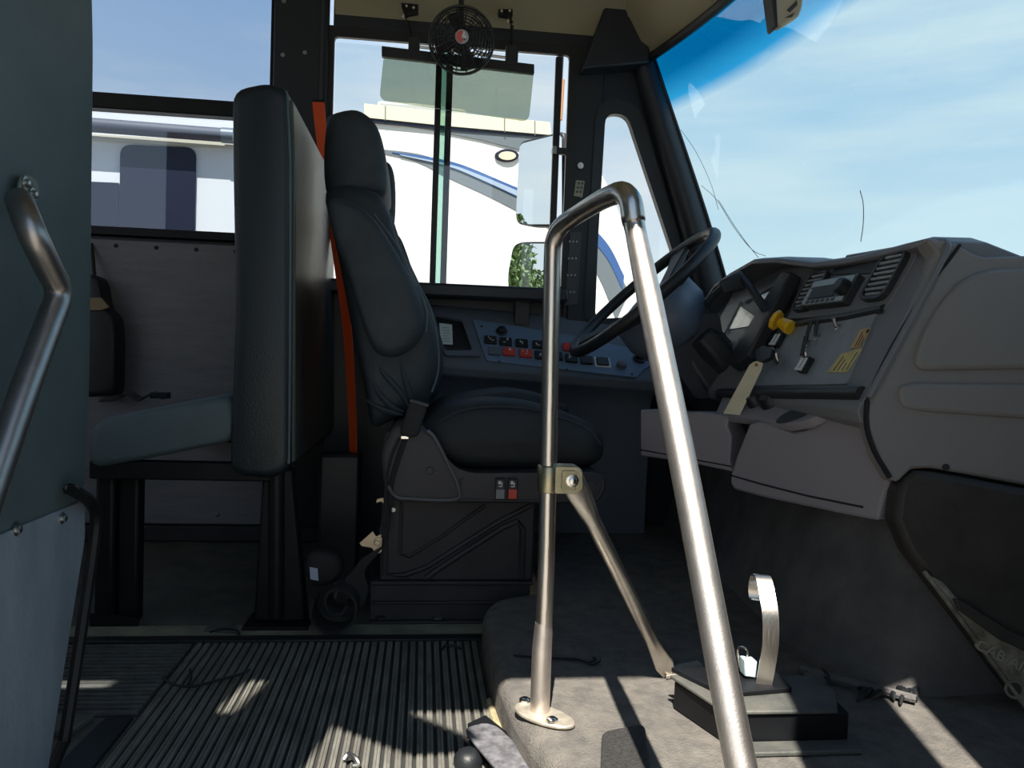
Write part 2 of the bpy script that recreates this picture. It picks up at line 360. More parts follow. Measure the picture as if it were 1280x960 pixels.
# front pillar
pil = spline([(.652, 2.415, 1.60), (.725, 2.41, 1.40), (.835, 2.40, 1.10), (.915, 2.40, .86), (.945, 2.40, .72)], 4)
rs = []
for i, p in enumerate(pil):
    f_ = i/(len(pil)-1); wd = .034+.020*f_
    rs.append([p+V((-wd*1.05, .03, 0)), p+V((-wd*.8, -.012, 0)), p+V((-wd*.2, -.024, 0)), p+V((wd*.35, -.020, 0)), p+V((wd*.8+.016, -.002, 0)), p+V((wd*.86+.030, .035, 0)), p+V((wd*.8+.030, .09, 0)), p+V((-wd*1.05, .09, 0))])
tr = struct(MB().rings(rs, frame_m).build('trim_1', smooth=60))
MB().tube([p+V((.034+.026*i/(len(pil)-1), -.006, 0)) for i, p in enumerate(pil)], .0055, blackp, 8).build('gasket', tr)

# ---- ceiling with its cove above the driver's window
prof = [(2.46, 1.60), (2.44, 1.625), (2.41, 1.665), (2.36, 1.71), (2.27, 1.755), (2.10, 1.795), (1.7, 1.84), (1.0, 1.92), (.6, 1.97), (.28, 1.99), (.28, 2.05), (2.46, 2.05)]
prof2 = [(2.46, 1.75)]+[(y, max(z, 1.75+(2.46-y)*.11)) for y, z in prof[1:]]
ceil = struct(MB().rings([[V((-.30, y, z)) for y, z in prof], [V((.64, y, z)) for y, z in prof]], cream).rings([[V((-4, y, z)) for y, z in prof2], [V((-.30, y, z)) for y, z in prof2]], cream).build('ceiling', smooth=50))
bx('roof_bow', (-.36, 1.2, 1.76), (-.30, 2.45, 1.84), frame_m, ceil, .01)
# windscreen header and corner box
topc = [(.685, 2.42), (.735, 2.20), (.775, 1.95), (.80, 1.6), (.81, 1.2), (.79, .8), (.75, .5), (.69, .33)]
botc = [(.985, 2.42), (1.12, 2.25), (1.22, 2.0), (1.28, 1.6), (1.29, 1.2), (1.27, .8), (1.2, .5), (1.05, .33)]
T_ = spline([V((x, y, 1.574)) for x, y in topc], 3); B_ = spline([V((x, y, .80)) for x, y in botc], 3)
hd = struct(MB().rings([[p, p+V((.02, 0, .03)), p+V((.02, 0, .46)), p+V((-.20, 0, .46)), p+V((-.14, 0, .18)), p+V((-.055, 0, .035))] for p in T_], cream).build('wall_front', smooth=45))
MB().tube([p+V((-.012, 0, -.004)) for p in T_], .014, blackp, 8).build('windscreen_seal', hd)
cb = MB().slab([PY(a, b, 2.37) for a, b in ((728, 86), (812, 78), (812, -60), (775, -60), (752, 20))], (0, .08, 0), frame_m).build('corner_cover_and_shade', hd, bevel=.006)  # corner box; its dark left end is widened to stand for the shaded cove
for x_, z_ in ((.580, 1.655), (.597, 1.66), (.605, 1.62)): MB().disc((x_+.02, 2.37, z_+.03), (0, -1, 0), .006, .004, bolt_m, 8).build('screw', cb)
bx('sun_blocker', (.72, .34, 1.61), (1.40, .86, 2.05), frame_m, hd, .02)  # unseen box added to keep the sun off the dash end cover
# windscreen
gl = MB(); rows = []
for k in range(7):
    f_ = k/6; rows.append([b+(t-b)*f_ + V((.03*math.sin(math.pi*f_), 0, 0)) for t, b in zip(T_, B_)])
ws = struct(MB().rings(rows, g_wind, closed=False, cap=False).build('window_4', smooth=80))
# ---- right wall with the open entrance (behind the camera)
wr = struct(MB().box((-4, .28, -.06), (-.36, .34, .95), frame_m).box((-.53, .28, .95), (-.36, .34, 2.05), frame_m).box((-.80, .28, .95), (-.575, .34, 2.05), frame_m)
    .box((-.575, .28, .95), (-.53, .34, 1.65), frame_m).box((-.575, .28, 1.955), (-.53, .34, 2.05), frame_m).box((-4, .28, 1.97), (-.80, .34, 2.05), frame_m)  # narrow slits in this unseen wall, shaped to drop sun slivers on the floor
    .box((-1.5, .28, .95), (-.80, .34, 1.83), frame_m).box((-.36, .28, 1.73), (1.4, .34, 2.05), frame_m)
    .box((.375, .28, -.4), (.56, .34, 1.75), frame_m).box((.56, .28, -.4), (1.3, .34, .86), frame_m).box((.56, .28, 1.62), (.64, .34, 1.75), frame_m).box((.625, .28, .86), (1.4, .34, 1.75), frame_m)  # front end closed to stop sun; its gap is shaped for a floor patch
    .build('wall_right', smooth=0))
wb = struct(MB().box((-4.06, .28, -.06), (-4, 2.56, .95), frame_m).box((-4.06, .28, 1.7), (-4, 2.56, 2.05), frame_m).box((-4.06, .9, .95), (-4, 1.6, 1.7), frame_m).build('wall_back', smooth=0))
arm = MB().slab(q((-.365, .30, 1.735), (-.287, .30, 1.735), (-.131, .30, 1.535), (-.10, .30, 1.46), (-.206, .30, 1.452), (-.342, .30, 1.60), (-.365, .30, 1.64)), (0, .016, 0), blackm).build('shadow_plate', None, bevel=.003)  # unseen plate added to throw the diagonal shadow band on the mat
tag(arm, 'unseen black plate added under the entrance header to cast a diagonal shadow', 'shadow plate')
# ---- firewall and toe board under the dash
fwl = MB().box((1.34, .34, -.06), (1.40, 2.50, .84), frame_m).build('firewall', hd)
base = q((.80, 2.44, .075), (.76, 1.9, .075), (.720, 1.46, .075), (.742, 1.285, .075), (.815, 1.165, .075), (1.02, 1.17, .075), (1.34, 1.17, .075))
topf = q((.96, 2.44, .62), (.93, 1.9, .60), (.88, 1.50, .58), (.90, 1.33, .56), (.95, 1.26, .54), (1.08, 1.23, .52), (1.34, 1.22, .52))
bs, ts = spline(base, 4), spline(topf, 4)
MB().rings([bs, [b*.66+t*.34+V((.012, .02, 0)) for b, t in zip(bs, ts)], [b*.33+t*.67+V((.01, .015, 0)) for b, t in zip(bs, ts)], ts, [t+V((.06, .06, 0)) for t in ts], [b+V((.06, .06, 0)) for b in bs], bs], carpet, closed=False, cap=False).build('toe_board', fwl, smooth=70)
# frayed edge of the carpet
fr_ = MB()
for k in range(9):
    a = PZ(1075+k*9+random.uniform(-3, 3), 862+random.uniform(-3, 3), .088); b = PZ(1085+k*9+random.uniform(-25, 12), 874+random.uniform(-3, 9), .085)
    fr_.tube(spline([a, (a+b)/2+V((0, -.004, .006)), b], 3), [.004, .0045, .005, .005, .004, .003, .0015], blackp, 6)
fr_.tube(spline([PZ(1000, 835, .09), PZ(1050, 850, .092), PZ(1100, 862, .092), PZ(1145, 874, .09)], 4), .007, carpet, 8)
fe = fr_.build('carpet_fray', fwl); fe['kind'] = 'stuff'

# ================================================================== FLOOR MATS
def ribbed(name, x0, x1, y0, y1, n, mt, label, along='y'):
    r = thing(name, ((x0+x1)/2, (y0+y1)/2, 0), label, 'floor mat')
    bx('backing', (x0, y0, 0), (x1, y1, .0018), mat('mat_backing', (.03, .03, .028), .85), r)
    mb = MB(); a0, a1 = (x0, x1) if along == 'y' else (y0, y1); p = (a1-a0)/n
    for k in range(n):
        c = a0+p*(k+.5); h = .0075+random.uniform(-.0006, .0006)
        pr = [(c-p*.33, .0015), (c-p*.30, h*.85), (c-p*.20, h), (c-p*.04, h), (c-p*.02, h*.70), (c+p*.02, h*.70), (c+p*.04, h), (c+p*.20, h), (c+p*.30, h*.85), (c+p*.33, .0015)]
        if along == 'y': mb.rings([[V((a, y0+.002, z)) for a, z in pr], [V((a, y1-.002, z)) for a, z in pr]], mt)
        else: mb.rings([[V((x0+.002, a, z)) for a, z in pr], [V((x1-.002, a, z)) for a, z in pr]], mt)
    mb.build('rib', r, smooth=30); return r
ribbed('ribbed_mat', -.447, .133, .82, 1.618, 36, rib_m, 'ribbed dark rubber entry mat, ribs running away between entrance and driver seat')
ribbed('ribbed_mat', -.92, -.452, 1.31, 1.618, 18, rib_x, 'darker aisle mat with finer ribs running crosswise, beside the barrier foot', 'x')

# ================================================================== NEAR BARRIER WITH GRAB RAIL
br = thing('padded_barrier', (-.50, .8, 0), 'tall grey-green padded barrier at left with aluminium kick panel and bent grab rail', 'barrier')
ol = rounded(q((-.51, .36, .388), (-.51, 1.185, .380), (-.51, 1.200, .55), (-.51, 1.196, 1.05), (-.51, 1.185, 1.168), (-.51, .36, 1.168)), .035, 5)
MB().puff([p+V((-.032, 0, 0)) for p in ol], (.056, 0, 0), .016, vinyl_green, n=3).build('vinyl_pad', br, smooth=50)
MB().slab(rounded(q((-.492, .36, .395), (-.492, 1.176, .388), (-.492, 1.178, .33), (-.492, 1.120, .17), (-.492, 1.070, .03), (-.492, 1.03, .001), (-.492, .36, .001)), .012, 3), (.008, 0, 0), kick_m).build('kick_panel', br, bevel=.0015)
ed = MB().tube(spline([PX(86, 611, -.470), PX(100, 618, -.468), PX(113, 628, -.472), PX(120, 645, -.478), PX(116, 690, -.482), PX(100, 800, -.482), PX(82, 915, -.482), PX(76, 935, -.483), V((-.485, 1.03, .012)), V((-.485, .90, .010))], 4), .0085, blackm, 8).build('edge_tube', br)
hexbolt(PX(86, 611, -.474), (1, -.2, 0), .006, .012, bolt_m, 'tube_bolt', br)
for p in ((77, 648), (20, 662)): hexbolt(PX(*p, -.484), (1, 0, 0), .005, .006, bolt_m, 'panel_screw', br)
rail_m = mat('dull_grab_rail', (.36, .35, .35), .38, metal=1, var=.1, scale=50)
gp = [(24, 250), (30, 266), (42, 296), (62, 338), (71, 356), (72, 374), (62, 402), (30, 490), (4, 566), (-35, 680), (-70, 780)]
gr = MB().tube(spline([PX(a, b, -.480+(.012 if i == 0 else .028 if i == 1 else .042)) for i, (a, b) in enumerate(gp)], 4), .0150, rail_m, 14).build('grab_rail', br, smooth=60)
fo = rounded([PX(a, b, -.479) for a, b in ((24, 216), (38, 220), (46, 232), (42, 255), (36, 262), (18, 245))], .012, 3)
fl = MB().slab(fo, (.004, 0, 0), mat('flange_paint', (.16, .21, .20), .5, metal=.3)).build('rail_flange', br, bevel=.001)
for p in ((31, 229), (40, 243)): hexbolt(PX(*p, -.475), (1, 0, 0), .0052, .007, bolt_m, 'flange_bolt', fl)

# ================================================================== BENCH SEAT BEHIND THE DRIVER
bn = thing('passenger_bench', (-.45, 2.05, 0), 'low black vinyl passenger bench with tall upright back, behind the driver seat', 'bench seat')
bo = rounded(q((-.405, 1.68, .345), (-.400, 1.68, .70), (-.412, 1.68, 1.00), (-.416, 1.68, 1.155), (-.345, 1.68, 1.175), (-.302, 1.68, 1.168), (-.292, 1.68, 1.0), (-.283, 1.68, .60), (-.278, 1.68, .355), (-.32, 1.68, .335)), .03, 4)
bk = MB().puff(bo, (0, .76, 0), .018, vinyl, n=3).build('upright_back', bn, smooth=50)
fro = q((-.299, 1.71, 1.150), (-.290, 1.71, 1.0), (-.281, 1.71, .60), (-.276, 1.71, .37), (-.276, 2.42, .37), (-.281, 2.42, .60), (-.290, 2.42, 1.0), (-.299, 2.42, 1.150))
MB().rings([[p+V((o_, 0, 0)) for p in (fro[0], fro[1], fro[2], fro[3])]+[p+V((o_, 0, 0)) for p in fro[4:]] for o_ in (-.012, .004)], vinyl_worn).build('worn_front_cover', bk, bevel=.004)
MB().tube([p+V((.002, -.001, 0)) for p in spline(q((-.308, 1.692, 1.160), (-.296, 1.690, 1.0), (-.287, 1.690, .6), (-.284, 1.690, .37)), 5)], .0035, vinyl_green, 8).build('piping', bk)
co = rounded(q((-.700, 1.70, .345), (-.695, 1.70, .450), (-.55, 1.70, .485), (-.41, 1.70, .516), (-.395, 1.70, .47), (-.398, 1.70, .415), (-.55, 1.70, .378)), .035, 4)
cs = MB().puff(co, (0, .74, 0), .022, vinyl_green, n=4).build('seat_cushion', bn, smooth=60)
MB().tube(spline([PY(122, 542, 1.712), PY(129, 553, 1.708), PY(133, 568, 1.708), PY(131, 582, 1.712)], 4), .0022, vinyl_green, 6).build('cushion_seam', cs)
MB().box((-.70, 1.715, .325), (-.30, 1.745, .365), blackm).box((-.70, 2.40, .325), (-.30, 2.43, .365), blackm).box((-.70, 1.72, .335), (-.67, 2.42, .36), blackm).build('seat_frame', bn, bevel=.004)
for y_ in (1.735,):
    lg = MB().box((-.695, y_, .0), (-.655, y_+.05, .345), blackm).box((-.654, y_+.012, .0), (-.608, y_+.055, .345), blackm).build('leg', bn, bevel=.008)
    MB().slab(xz([(-.700, -.0), (-.600, 0), (-.600, .02), (-.655, .03), (-.700, .03)], y_-.004), (0, .004, 0), blackm).build('foot_plate', lg)
pl_ = MB().slab(xz([(-.345, .35), (-.283, .35), (-.243, .008), (-.358, .008)], 1.735), (0, .045, 0), blackm).build('pedestal', bn, bevel=.006)
MB().tube(q((-.315, 1.728, .36), (-.312, 1.728, .26), (-.308, 1.732, .02)), .017, blackm, 10).build('pedestal_tube', pl_)
bx('pedestal_foot', (-.375, 1.70, 0), (-.235, 1.80, .009), blackm, pl_, .002)
# things lying on / beside the bench
bl = MB().strip(spline([PY(128, 500, 2.20), PY(148, 498, 2.16), PY(160, 493, 2.12)+V((0, 0, .004)), PY(176, 499, 2.10), PY(190, 492, 2.12), PY(208, 497, 2.12)], 5), (0, .045, .006), .004, belt_m)
bl.box(tuple(PY(187, 498, 2.11)), tuple(PY(209, 491, 2.11)+V((0, .03, 0))), blackp)
tag(bl.build('lap_belt', bevel=.001), 'loose black lap belt with buckle lying on the bench cushion', 'seat belt')
bag = thing('hanging_bag', PY(130, 450, 2.47), 'black bag with a tan band hanging on the embossed wall panel by the barrier', 'bag')
bgo = rounded([PY(a, b, 2.40) for a, b in ((100, 340), (122, 345), (130, 385), (143, 395), (146, 430), (144, 495), (100, 497))], .02, 4)
MB().puff(bgo, (0, .085, 0), .02, blackp).build('body', bag, smooth=60)
MB().slab([PY(a, b, 2.392) for a, b in ((105, 372), (126, 372), (136, 384), (126, 388), (105, 388))], (0, .012, 0), mat('tan_band', (.30, .22, .13), .7)).build('band', bag, bevel=.001)
MB().tube([PY(118, 345, 2.44), PY(116, 320, 2.47), PY(114, 305, 2.49)], .006, belt_m, 6).build('loop', bag)

# ================================================================== DRIVER'S SEAT
ds = thing('driver_seat', (.10, 1.98, 0), 'black cloth driver seat with raised armrest, seen from its aisle side', 'driver seat')
# base rails
rl = MB().box((-.105, 1.750, .004), (.262, 1.765, .090), shell_dark).box((-.105, 1.735, 0), (.262, 2.20, .008), shell_dark).box((-.105, 1.742, .088), (.268, 2.20, .098), shell_dark).box((-.105, 2.185, 0), (.262, 2.20, .09), shell_dark).build('floor_rail', ds, bevel=.003)
bx('rail_bead', (-.10, 1.742, .045), (.25, 1.752, .051), shell_dark, rl, .002)
for k in range(3): MB().disc((-.08+k*.13, 1.742, .012), (0, 0, 1), .012, .005, bolt_m if k == 1 else shell_dark, 10).build('rail_bolt', rl)
# pedestal with pressed ribs
pd = MB().box((-.085, 1.742, .098), (.267, 2.20, .290), shell_dark).build('pedestal', ds, bevel=.006)
def ridge(pts, r, y, mt, nm, par, flat=.5): return MB().tube([V((p[0], y, p[1])) for p in pts], r, mt, 8).build(nm, par)
ridge([(-.075, .28), (-.072, .115), (-.03, .112), (.02, .13), (.18, .235), (.255, .275)], .007, 1.743, shell_dark, 'pressed_rib', pd)
ridge([(.02, .105), (.05, .128), (.19, .222), (.225, .238), (.238, .22), (.24, .105)], .008, 1.743, shell_dark, 'pressed_rib', pd)
ridge([(-.04, .28), (-.04, .16), (-.02, .155), (.05, .20), (.15, .275)], .005, 1.743, shell_dark, 'pressed_rib', pd)
MB().disc((-.058, 1.742, .262), (0, -1, 0), .006, .004, bolt_m, 8).build('bolt', pd)
# side shroud
so_ = rounded(xz([(-.078, .315), (-.055, .288), (.08, .286), (.40, .290), (.415, .31), (.423, .345), (.405, .362), (.12, .352), (.075, .362), (.045, .40), (.022, .438), (-.01, .458), (-.06, .462), (-.088, .40)], 1.69), .02, 4)
sh = MB().puff(so_, (0, .58, 0), .012, shell, n=3).build('side_shroud', ds, smooth=50)
MB().tube(spline(xz([(-.070, .325), (-.052, .302), (-.02, .297), (.08, .297), (.082, .33), (.06, .375), (.030, .43), (.012, .448)], 1.689), 4), .0048, mat('shell_rim_highlight', (.085, .085, .09), .4), 8).build('moulded_rim', sh)  # rim colour lighter than the shell, a painted edge highlight
MB().tube(spline(xz([(.095, .345), (.088, .335), (.092, .300), (.105, .296), (.24, .296), (.375, .299), (.40, .305), (.412, .335), (.400, .352)], 1.689), 3), .0028, shell, 8).build('moulded_rim', sh)
for p in ((537, 588), (738, 605)): MB().disc(PY(*p, 1.692), (0, -1, 0), .0085, .006, shell, 12).build('plug', sh)
for (x_, mt_) in ((.177, grey_sw), (.2045, red)):
    s_ = MB().box((x_-.011, 1.680, .300), (x_+.011, 1.692, .346), blackp).build('rocker_switch', sh, bevel=.002)
    MB().slab(xz([(x_-.010, .301), (x_+.010, .301), (x_+.010, .323), (x_-.010, .323)], 1.678), (0, .006, 0), mt_).build('rocker_key', s_, bevel=.0015)
    MB().box((x_-.005, 1.6788, .334), (x_+.001, 1.6805, .341), white).box((x_+.002, 1.6788, .331), (x_+.004, 1.6805, .338), white).box((x_-.004, 1.6788, .328), (x_+.004, 1.6805, .330), white).build('symbol', s_)
# seat cushion
cu_ = rounded(xz([(-.01, .40), (.0, .455), (.06, .500), (.14, .517), (.24, .514), (.32, .496), (.395, .468), (.430, .435), (.432, .385), (.405, .362), (.30, .352), (.10, .350), (.03, .372)], 1.735), .02, 3)
cuo = MB().puff(cu_, (0, .52, 0), .055, cloth_dark, crown=.006, n=5).build('seat_cushion', ds, smooth=70)
MB().tube(spline(xz([(.03, .458), (.075, .484), (.14, .500), (.24, .499), (.32, .480), (.385, .455), (.415, .42)], 1.747), 5), .0028, cloth, 6).build('piping', cuo)
MB().puff(rounded(xz([(.02, .47), (.10, .515), (.22, .535), (.31, .522), (.38, .49), (.34, .45), (.08, .45)], 1.88), .03, 3), (0, .24, 0), .03, cloth_dark, n=3).build('cushion_insert', cuo, smooth=70)
# backrest, head section, armrest
def pxo(l, y): return [PY(a, b, y) for a, b in l]
bo_ = spline(pxo(((404, 236), (430, 226), (470, 236), (486, 262), (498, 300), (517, 345), (535, 380), (547, 420), (550, 460), (543, 490), (526, 512), (498, 522), (472, 536), (461, 528), (453, 480), (441, 430), (430, 370), (416, 300), (407, 262)), 1.80), 2, True)
bkr = MB().puff(bo_, (0, .40, 0), .05, cloth, crown=.004, n=5).build('backrest', ds, smooth=70)
MB().tube(spline(pxo(((488, 268), (503, 312), (521, 350), (538, 388), (547, 425), (548, 462), (540, 490)), 1.812), 4), .0025, vinyl_green, 6).build('piping', bkr)
for a in (((470, 455), (482, 470), (500, 490), (511, 508)), ((462, 470), (474, 492), (490, 508), (505, 515)), ((500, 448), (505, 470), (512, 492), (516, 503)), ((458, 500), (474, 510), (492, 516), (504, 519))):
    MB().tube(spline(pxo(a, 1.800), 4), [.002+.006*math.sin(math.pi*i/12) for i in range(13)], cloth, 8).build('cover_fold', bkr)
ho = spline(pxo(((405, 150), (410, 138), (438, 131), (456, 137), (470, 152), (479, 180), (483, 215), (480, 240), (450, 250), (415, 250), (404, 230), (402, 190)), 1.84), 3, True)
MB().puff(ho, (0, .30, 0), .045, cloth, crown=.004, n=5).build('head_section', ds, smooth=70)
far = spline(pxo(((484, 200), (492, 215), (494, 250), (490, 285), (470, 290), (460, 250), (470, 205)), 2.14), 3, True)
MB().puff(far, (0, .06, 0), .025, cloth).build('far_wing', ds, smooth=70)
fb = spline(pxo(((486, 288), (500, 300), (520, 345), (540, 385), (552, 425), (553, 470), (540, 500), (500, 480), (480, 380)), 2.10), 3, True)
MB().puff(fb, (0, .10, 0), .03, cloth).build('far_bolster', ds, smooth=70)
ao = spline(pxo(((408, 252), (420, 244), (440, 250), (468, 272), (490, 305), (513, 345), (529, 385), (530, 412), (518, 433), (495, 446), (475, 444), (462, 430), (448, 392), (430, 335), (414, 290)), 1.70), 3, True)
ar = MB().puff(ao, (0, .085, 0), .032, cloth, crown=.004, n=5).build('armrest', ds, smooth=70)
MB().tube(spline(pxo(((468, 268), (494, 303), (518, 345), (533, 388), (533, 415)), 1.735), 4), .0022, vinyl_green, 6).build('piping', ar)
# recliner cover and buckle stalk
MB().puff(rounded(pxo(((478, 540), (505, 535), (535, 540), (548, 575), (560, 618), (500, 622), (484, 600)), 1.715), .02, 3), (0, .05, 0), .010, shell, n=3).build('recliner_cover', ds, smooth=50)
bc = MB().puff(rounded(pxo(((513, 500), (535, 507), (523, 545), (510, 548), (499, 542)), 1.670), .008, 3), (0, .03, 0), .006, belt_m, n=2).build('belt_buckle', ds, smooth=50)
MB().slab(pxo(((513, 499), (536, 506), (535, 509), (512, 502)), 1.668), (0, .028, 0), shell).build('buckle_lip', bc)
bx('buckle_tab', tuple(PY(501, 549, 1.674)), tuple(PY(511, 545, 1.674)+V((0, .012, 0))), chrome, bc, .001)
MB().strip(spline(pxo(((506, 545), (497, 570), (487, 605), (484, 640), (478, 672)), 1.690), 4), (.018, -.008, 0), .003, belt_m).build('buckle_webbing', ds)
MB().tube(spline(pxo(((499, 548), (488, 575), (482, 612), (485, 655), (482, 672)), 1.684), 4), .0035, belt_m, 6).build('buckle_cable', ds)
tb = MB().slab(pxo(((466, 664), (470, 671), (478, 667), (477, 690), (470, 694), (465, 685), (452, 683), (449, 679)), 1.690), (0, .004, 0), tan_m).build('tan_anchor', ds, bevel=.001)
MB().lathe([(.009, 0), (.009, .004), (.005, .005), (.005, .012)], PY(472, 677, 1.690), (0, -1, 0), tan_m, 12).build('anchor_bolt', tb)
MB().slab(pxo(((471, 624), (480, 622), (480, 630), (476, 627), (470, 629)), 1.72), (0, .006, 0), tan_m).build('upper_tab', ds, bevel=.001)
MB().strip(spline(pxo(((466, 690), (455, 705), (443, 722), (447, 745), (440, 765)), 1.69), 4), (.045, -.01, .03), .004, belt_m).build('anchor_webbing', ds)
# tether belt coiled on the floor beside the seat base
tbx = thing('coiled_tether_belt', PY(420, 788, 1.69), 'coiled black tether belt with white sewn tag on the floor by the driver seat', 'belt')
MB().strip(spline(pxo(((395, 745), (392, 765), (405, 782), (428, 784), (445, 770), (447, 748), (436, 735), (420, 732), (410, 742), (414, 758), (428, 762), (437, 752)), 1.68), 4), (.006, .045, .006), .006, belt_m).build('coil', tbx)
MB().puff(spline(pxo(((380, 700), (392, 690), (420, 694), (428, 715), (415, 732), (392, 735), (381, 722)), 1.73), 2, True), (0, .06, 0), .02, belt_m).build('boot', tbx, smooth=60)
MB().slab(pxo(((387, 709), (397, 711), (398, 726), (388, 724)), 1.725), (0, .003, 0), mat('belt_tag', (.42, .47, .60), .6)).build('sewn_tag', tbx)
MB().tube(spline(pxo(((418, 728), (421, 738), (419, 748)), 1.69), 4), .0025, bolt_m, 6).build('clip', tbx)
# orange shoulder belt
sb_ = [(398, 128, 2.40), (402, 170, 2.38), (414, 260, 2.34), (425, 340, 2.30), (433, 400, 2.26), (438, 470, 2.20), (441, 540, 2.14), (441, 590, 2.10)]
ob_ = thing('shoulder_belt', PY(441, 590, 2.10), 'bright orange shoulder belt hanging from the pillar behind the driver seat', 'seat belt')
obp = spline([PY(a, b, c) for a, b, c in sb_], 4)
MB().strip(obp, [V((.036-.016*i/(len(obp)-1), -.005-.03*i/(len(obp)-1), 0)) for i in range(len(obp))], .003, orange).build('webbing', ob_)
MB().slab([PY(a, b, 2.405) for a, b in ((390, 124), (406, 124), (406, 134), (390, 134))], (0, .01, 0), blackm).build('anchor', ob_, bevel=.002)
bx('retractor', (-.265, 2.06, 0), (-.16, 2.14, .34), blackp, ob_, .008)
# ================================================================== SWITCH CONSOLE BESIDE THE DRIVER
sc = thing('switch_console', (.33, 2.4, .40), 'blue-grey side switch console under the driver window', 'console')
def ccs(x): d = -.045*(x+.05); return [V((x, y, z+d)) for y, z in ((2.46, .775), (2.435, .765), (2.41, .735), (2.255, .600), (2.245, .585), (2.250, .560), (2.285, .535), (2.30, .50), (2.31, .08), (2.46, .08))]
MB().rings([ccs(-.10), ccs(.70)], console_m).build('body', sc, smooth=35, bevel=.004)
CP0, CN = V((-.05, 2.255, .600)), V((.045*0+.0, -.135, .155)).normalized()
cu1 = V((1, 0, -.045)).normalized(); CN = cu1.cross(V((0, .155, .135)).normalized()).normalized(); cv1 = CN.cross(cu1)
def CS(px, py, o=0): return PP(px, py, CP0+CN*o, CN)
def onpl(c, du, dv, mt, h, nm, par, base=-.002, bev=.0012, r=.004):
    pts = rounded([c+cu1*du*a+cv1*dv*b+CN*base for a, b in ((-.5, -.5), (.5, -.5), (.5, .5), (-.5, .5))], r, 2)
    return MB().slab(pts, CN*h, mt).build(nm, par, bevel=bev)
plate = MB().slab(rounded([CS(*p) for p in ((590, 400), (608, 452), (795, 473), (806, 462), (835, 446), (700, 418))], .008, 2), CN*.004, switch_panel_m).build('switch_plate', sc, bevel=.001)
SWS = [(613, 426, blackp, 1), (632, 428, blackp, 2), (652, 430, blackp, 3), (673, 432, blackp, 4), (618, 440, console_m, 0), (636, 441, red, 5), (657, 443, red, 6), (676, 445, blackp, 7), (695, 446, blackp, 2), (711, 435, red, 0), (714, 449, blackp, 8), (733, 451, blackp, 9), (753, 453, blackp, 10)]
for px, py, mt_, g in SWS:
    c = CS(px, py, .004)
    if g == 10: onpl(c, .050, .044, white, .004, 'switch_surround', plate)
    s_ = onpl(c, .038, .034, mt_, .009, 'rocker_switch', plate)
    if g and g < 9:   # white pictograms printed on the keys
        mb = MB(); random.seed(g)
        for k in range(3):
            a, b = random.uniform(-.010, .006), random.uniform(-.009, .007)
            pts = [c+cu1*(a+du)+cv1*(b+dv)+CN*.0065 for du, dv in ((0, 0), (.008, 0), (.008, .0022), (0, .0022))] if k % 2 else [c+cu1*(a+du)+cv1*(b+dv)+CN*.0065 for du, dv in ((0, 0), (.0022, 0), (.0022, .009), (0, .009))]
            mb.slab(pts, CN*.001, white)
        mb.build('pictogram', s_)
MB().lathe([(.018, 0), (.018, .004), (.014, .006), (.013, .014), (.010, .016)], CS(627, 415, .004), CN, blackp, 14).build('dome_knob', plate)
MB().lathe([(.016, 0), (.015, .012), (.012, .014)], CS(777, 457, .004), CN, console_m, 14).build('dome_knob', plate)
MB().lathe([(.020, 0), (.020, .006), (.013, .008), (.013, .020)], CS(799, 449, .004), CN, blackp, 14).build('dome_knob', plate)
for p in ((602, 408), (624, 452), (708, 462), (790, 468)): MB().disc(CS(*p, .004), CN, .004, .002, blackp, 8).build('screw', plate)
tr_o = rounded([CS(a, b) for a, b in ((540, 388), (585, 397), (601, 448), (556, 447))], .012, 3)
tr_i = rounded([CS(a, b) for a, b in ((542, 396), (577, 403), (590, 441), (556, 441))], .010, 3)
ty = MB().frame(tr_o, tr_i, CN*.010, console_m).slab([p+CN*-.001 for p in tr_i], CN*.003, blackp).build('tray', sc, bevel=.001)
stk = MB().slab([CS(a, b, .004) for a, b in ((549, 404), (565, 406), (566, 431), (551, 430))], CN*.001, paper).build('sticker', ty)
mb = MB()
for k in range(6):
    y0 = 409+k*3.4; mb.slab([CS(a, b, .0052) for a, b in ((553, y0), (561+(k % 3), y0+.4), (561+(k % 3), y0+1.4), (553, y0+1))], CN*.0004, mat('faded_print', (.32, .42, .42), .7))
mb.build('print', stk)
# clip on the window ledge
ck = MB().slab(rounded([PY(a, b, 2.40) for a, b in ((645, 361), (662, 362), (661, 408), (643, 405))], .006, 3), (0, .03, 0), blackp).box(tuple(PY(650, 378, 2.395)), tuple(PY(664, 362, 2.43)), blackp)
tag(ck.build('phone_clip', bevel=.003), 'small black clip holder standing on the ledge under the driver window', 'holder')
# grey riveted strip, connector and cap on the pillar between window and quarter light
hp = MB().slab(pxo(((713, 290), (727, 290), (722, 380), (706, 382)), 2.425), (0, .006, 0), mat('strip_grey', (.05, .055, .06), .5)).build('riveted_strip')
tag(hp, 'dark drilled metal strip on the pillar behind the handrail bend', 'bracket'); PW[hp.name] = hp.location.copy()
for r_ in range(4):
    for c_ in range(3): MB().disc(PY(712+c_*4.5-r_*1.2, 302+r_*21, 2.425), (0, -1, 0), .0035, .002, bolt_m, 8).build('rivet', hp)
cn = MB().slab(pxo(((720, 225), (731, 226), (728, 247), (717, 245)), 2.424), (0, .008, 0), mat('connector_beige', (.30, .29, .22), .6)).build('connector_block', bevel=.001)
tag(cn, 'small beige connector block with dark sockets on the pillar', 'connector')
for r_ in range(3):
    for c_ in range(2): MB().box(*[tuple(PY(722.2+c_*4.4-r_*1.1+d*2.4, 230.5+r_*5.2-d*2.2, 2.4232+.002*d)) for d in (0, 1)], ink).build('socket', cn)
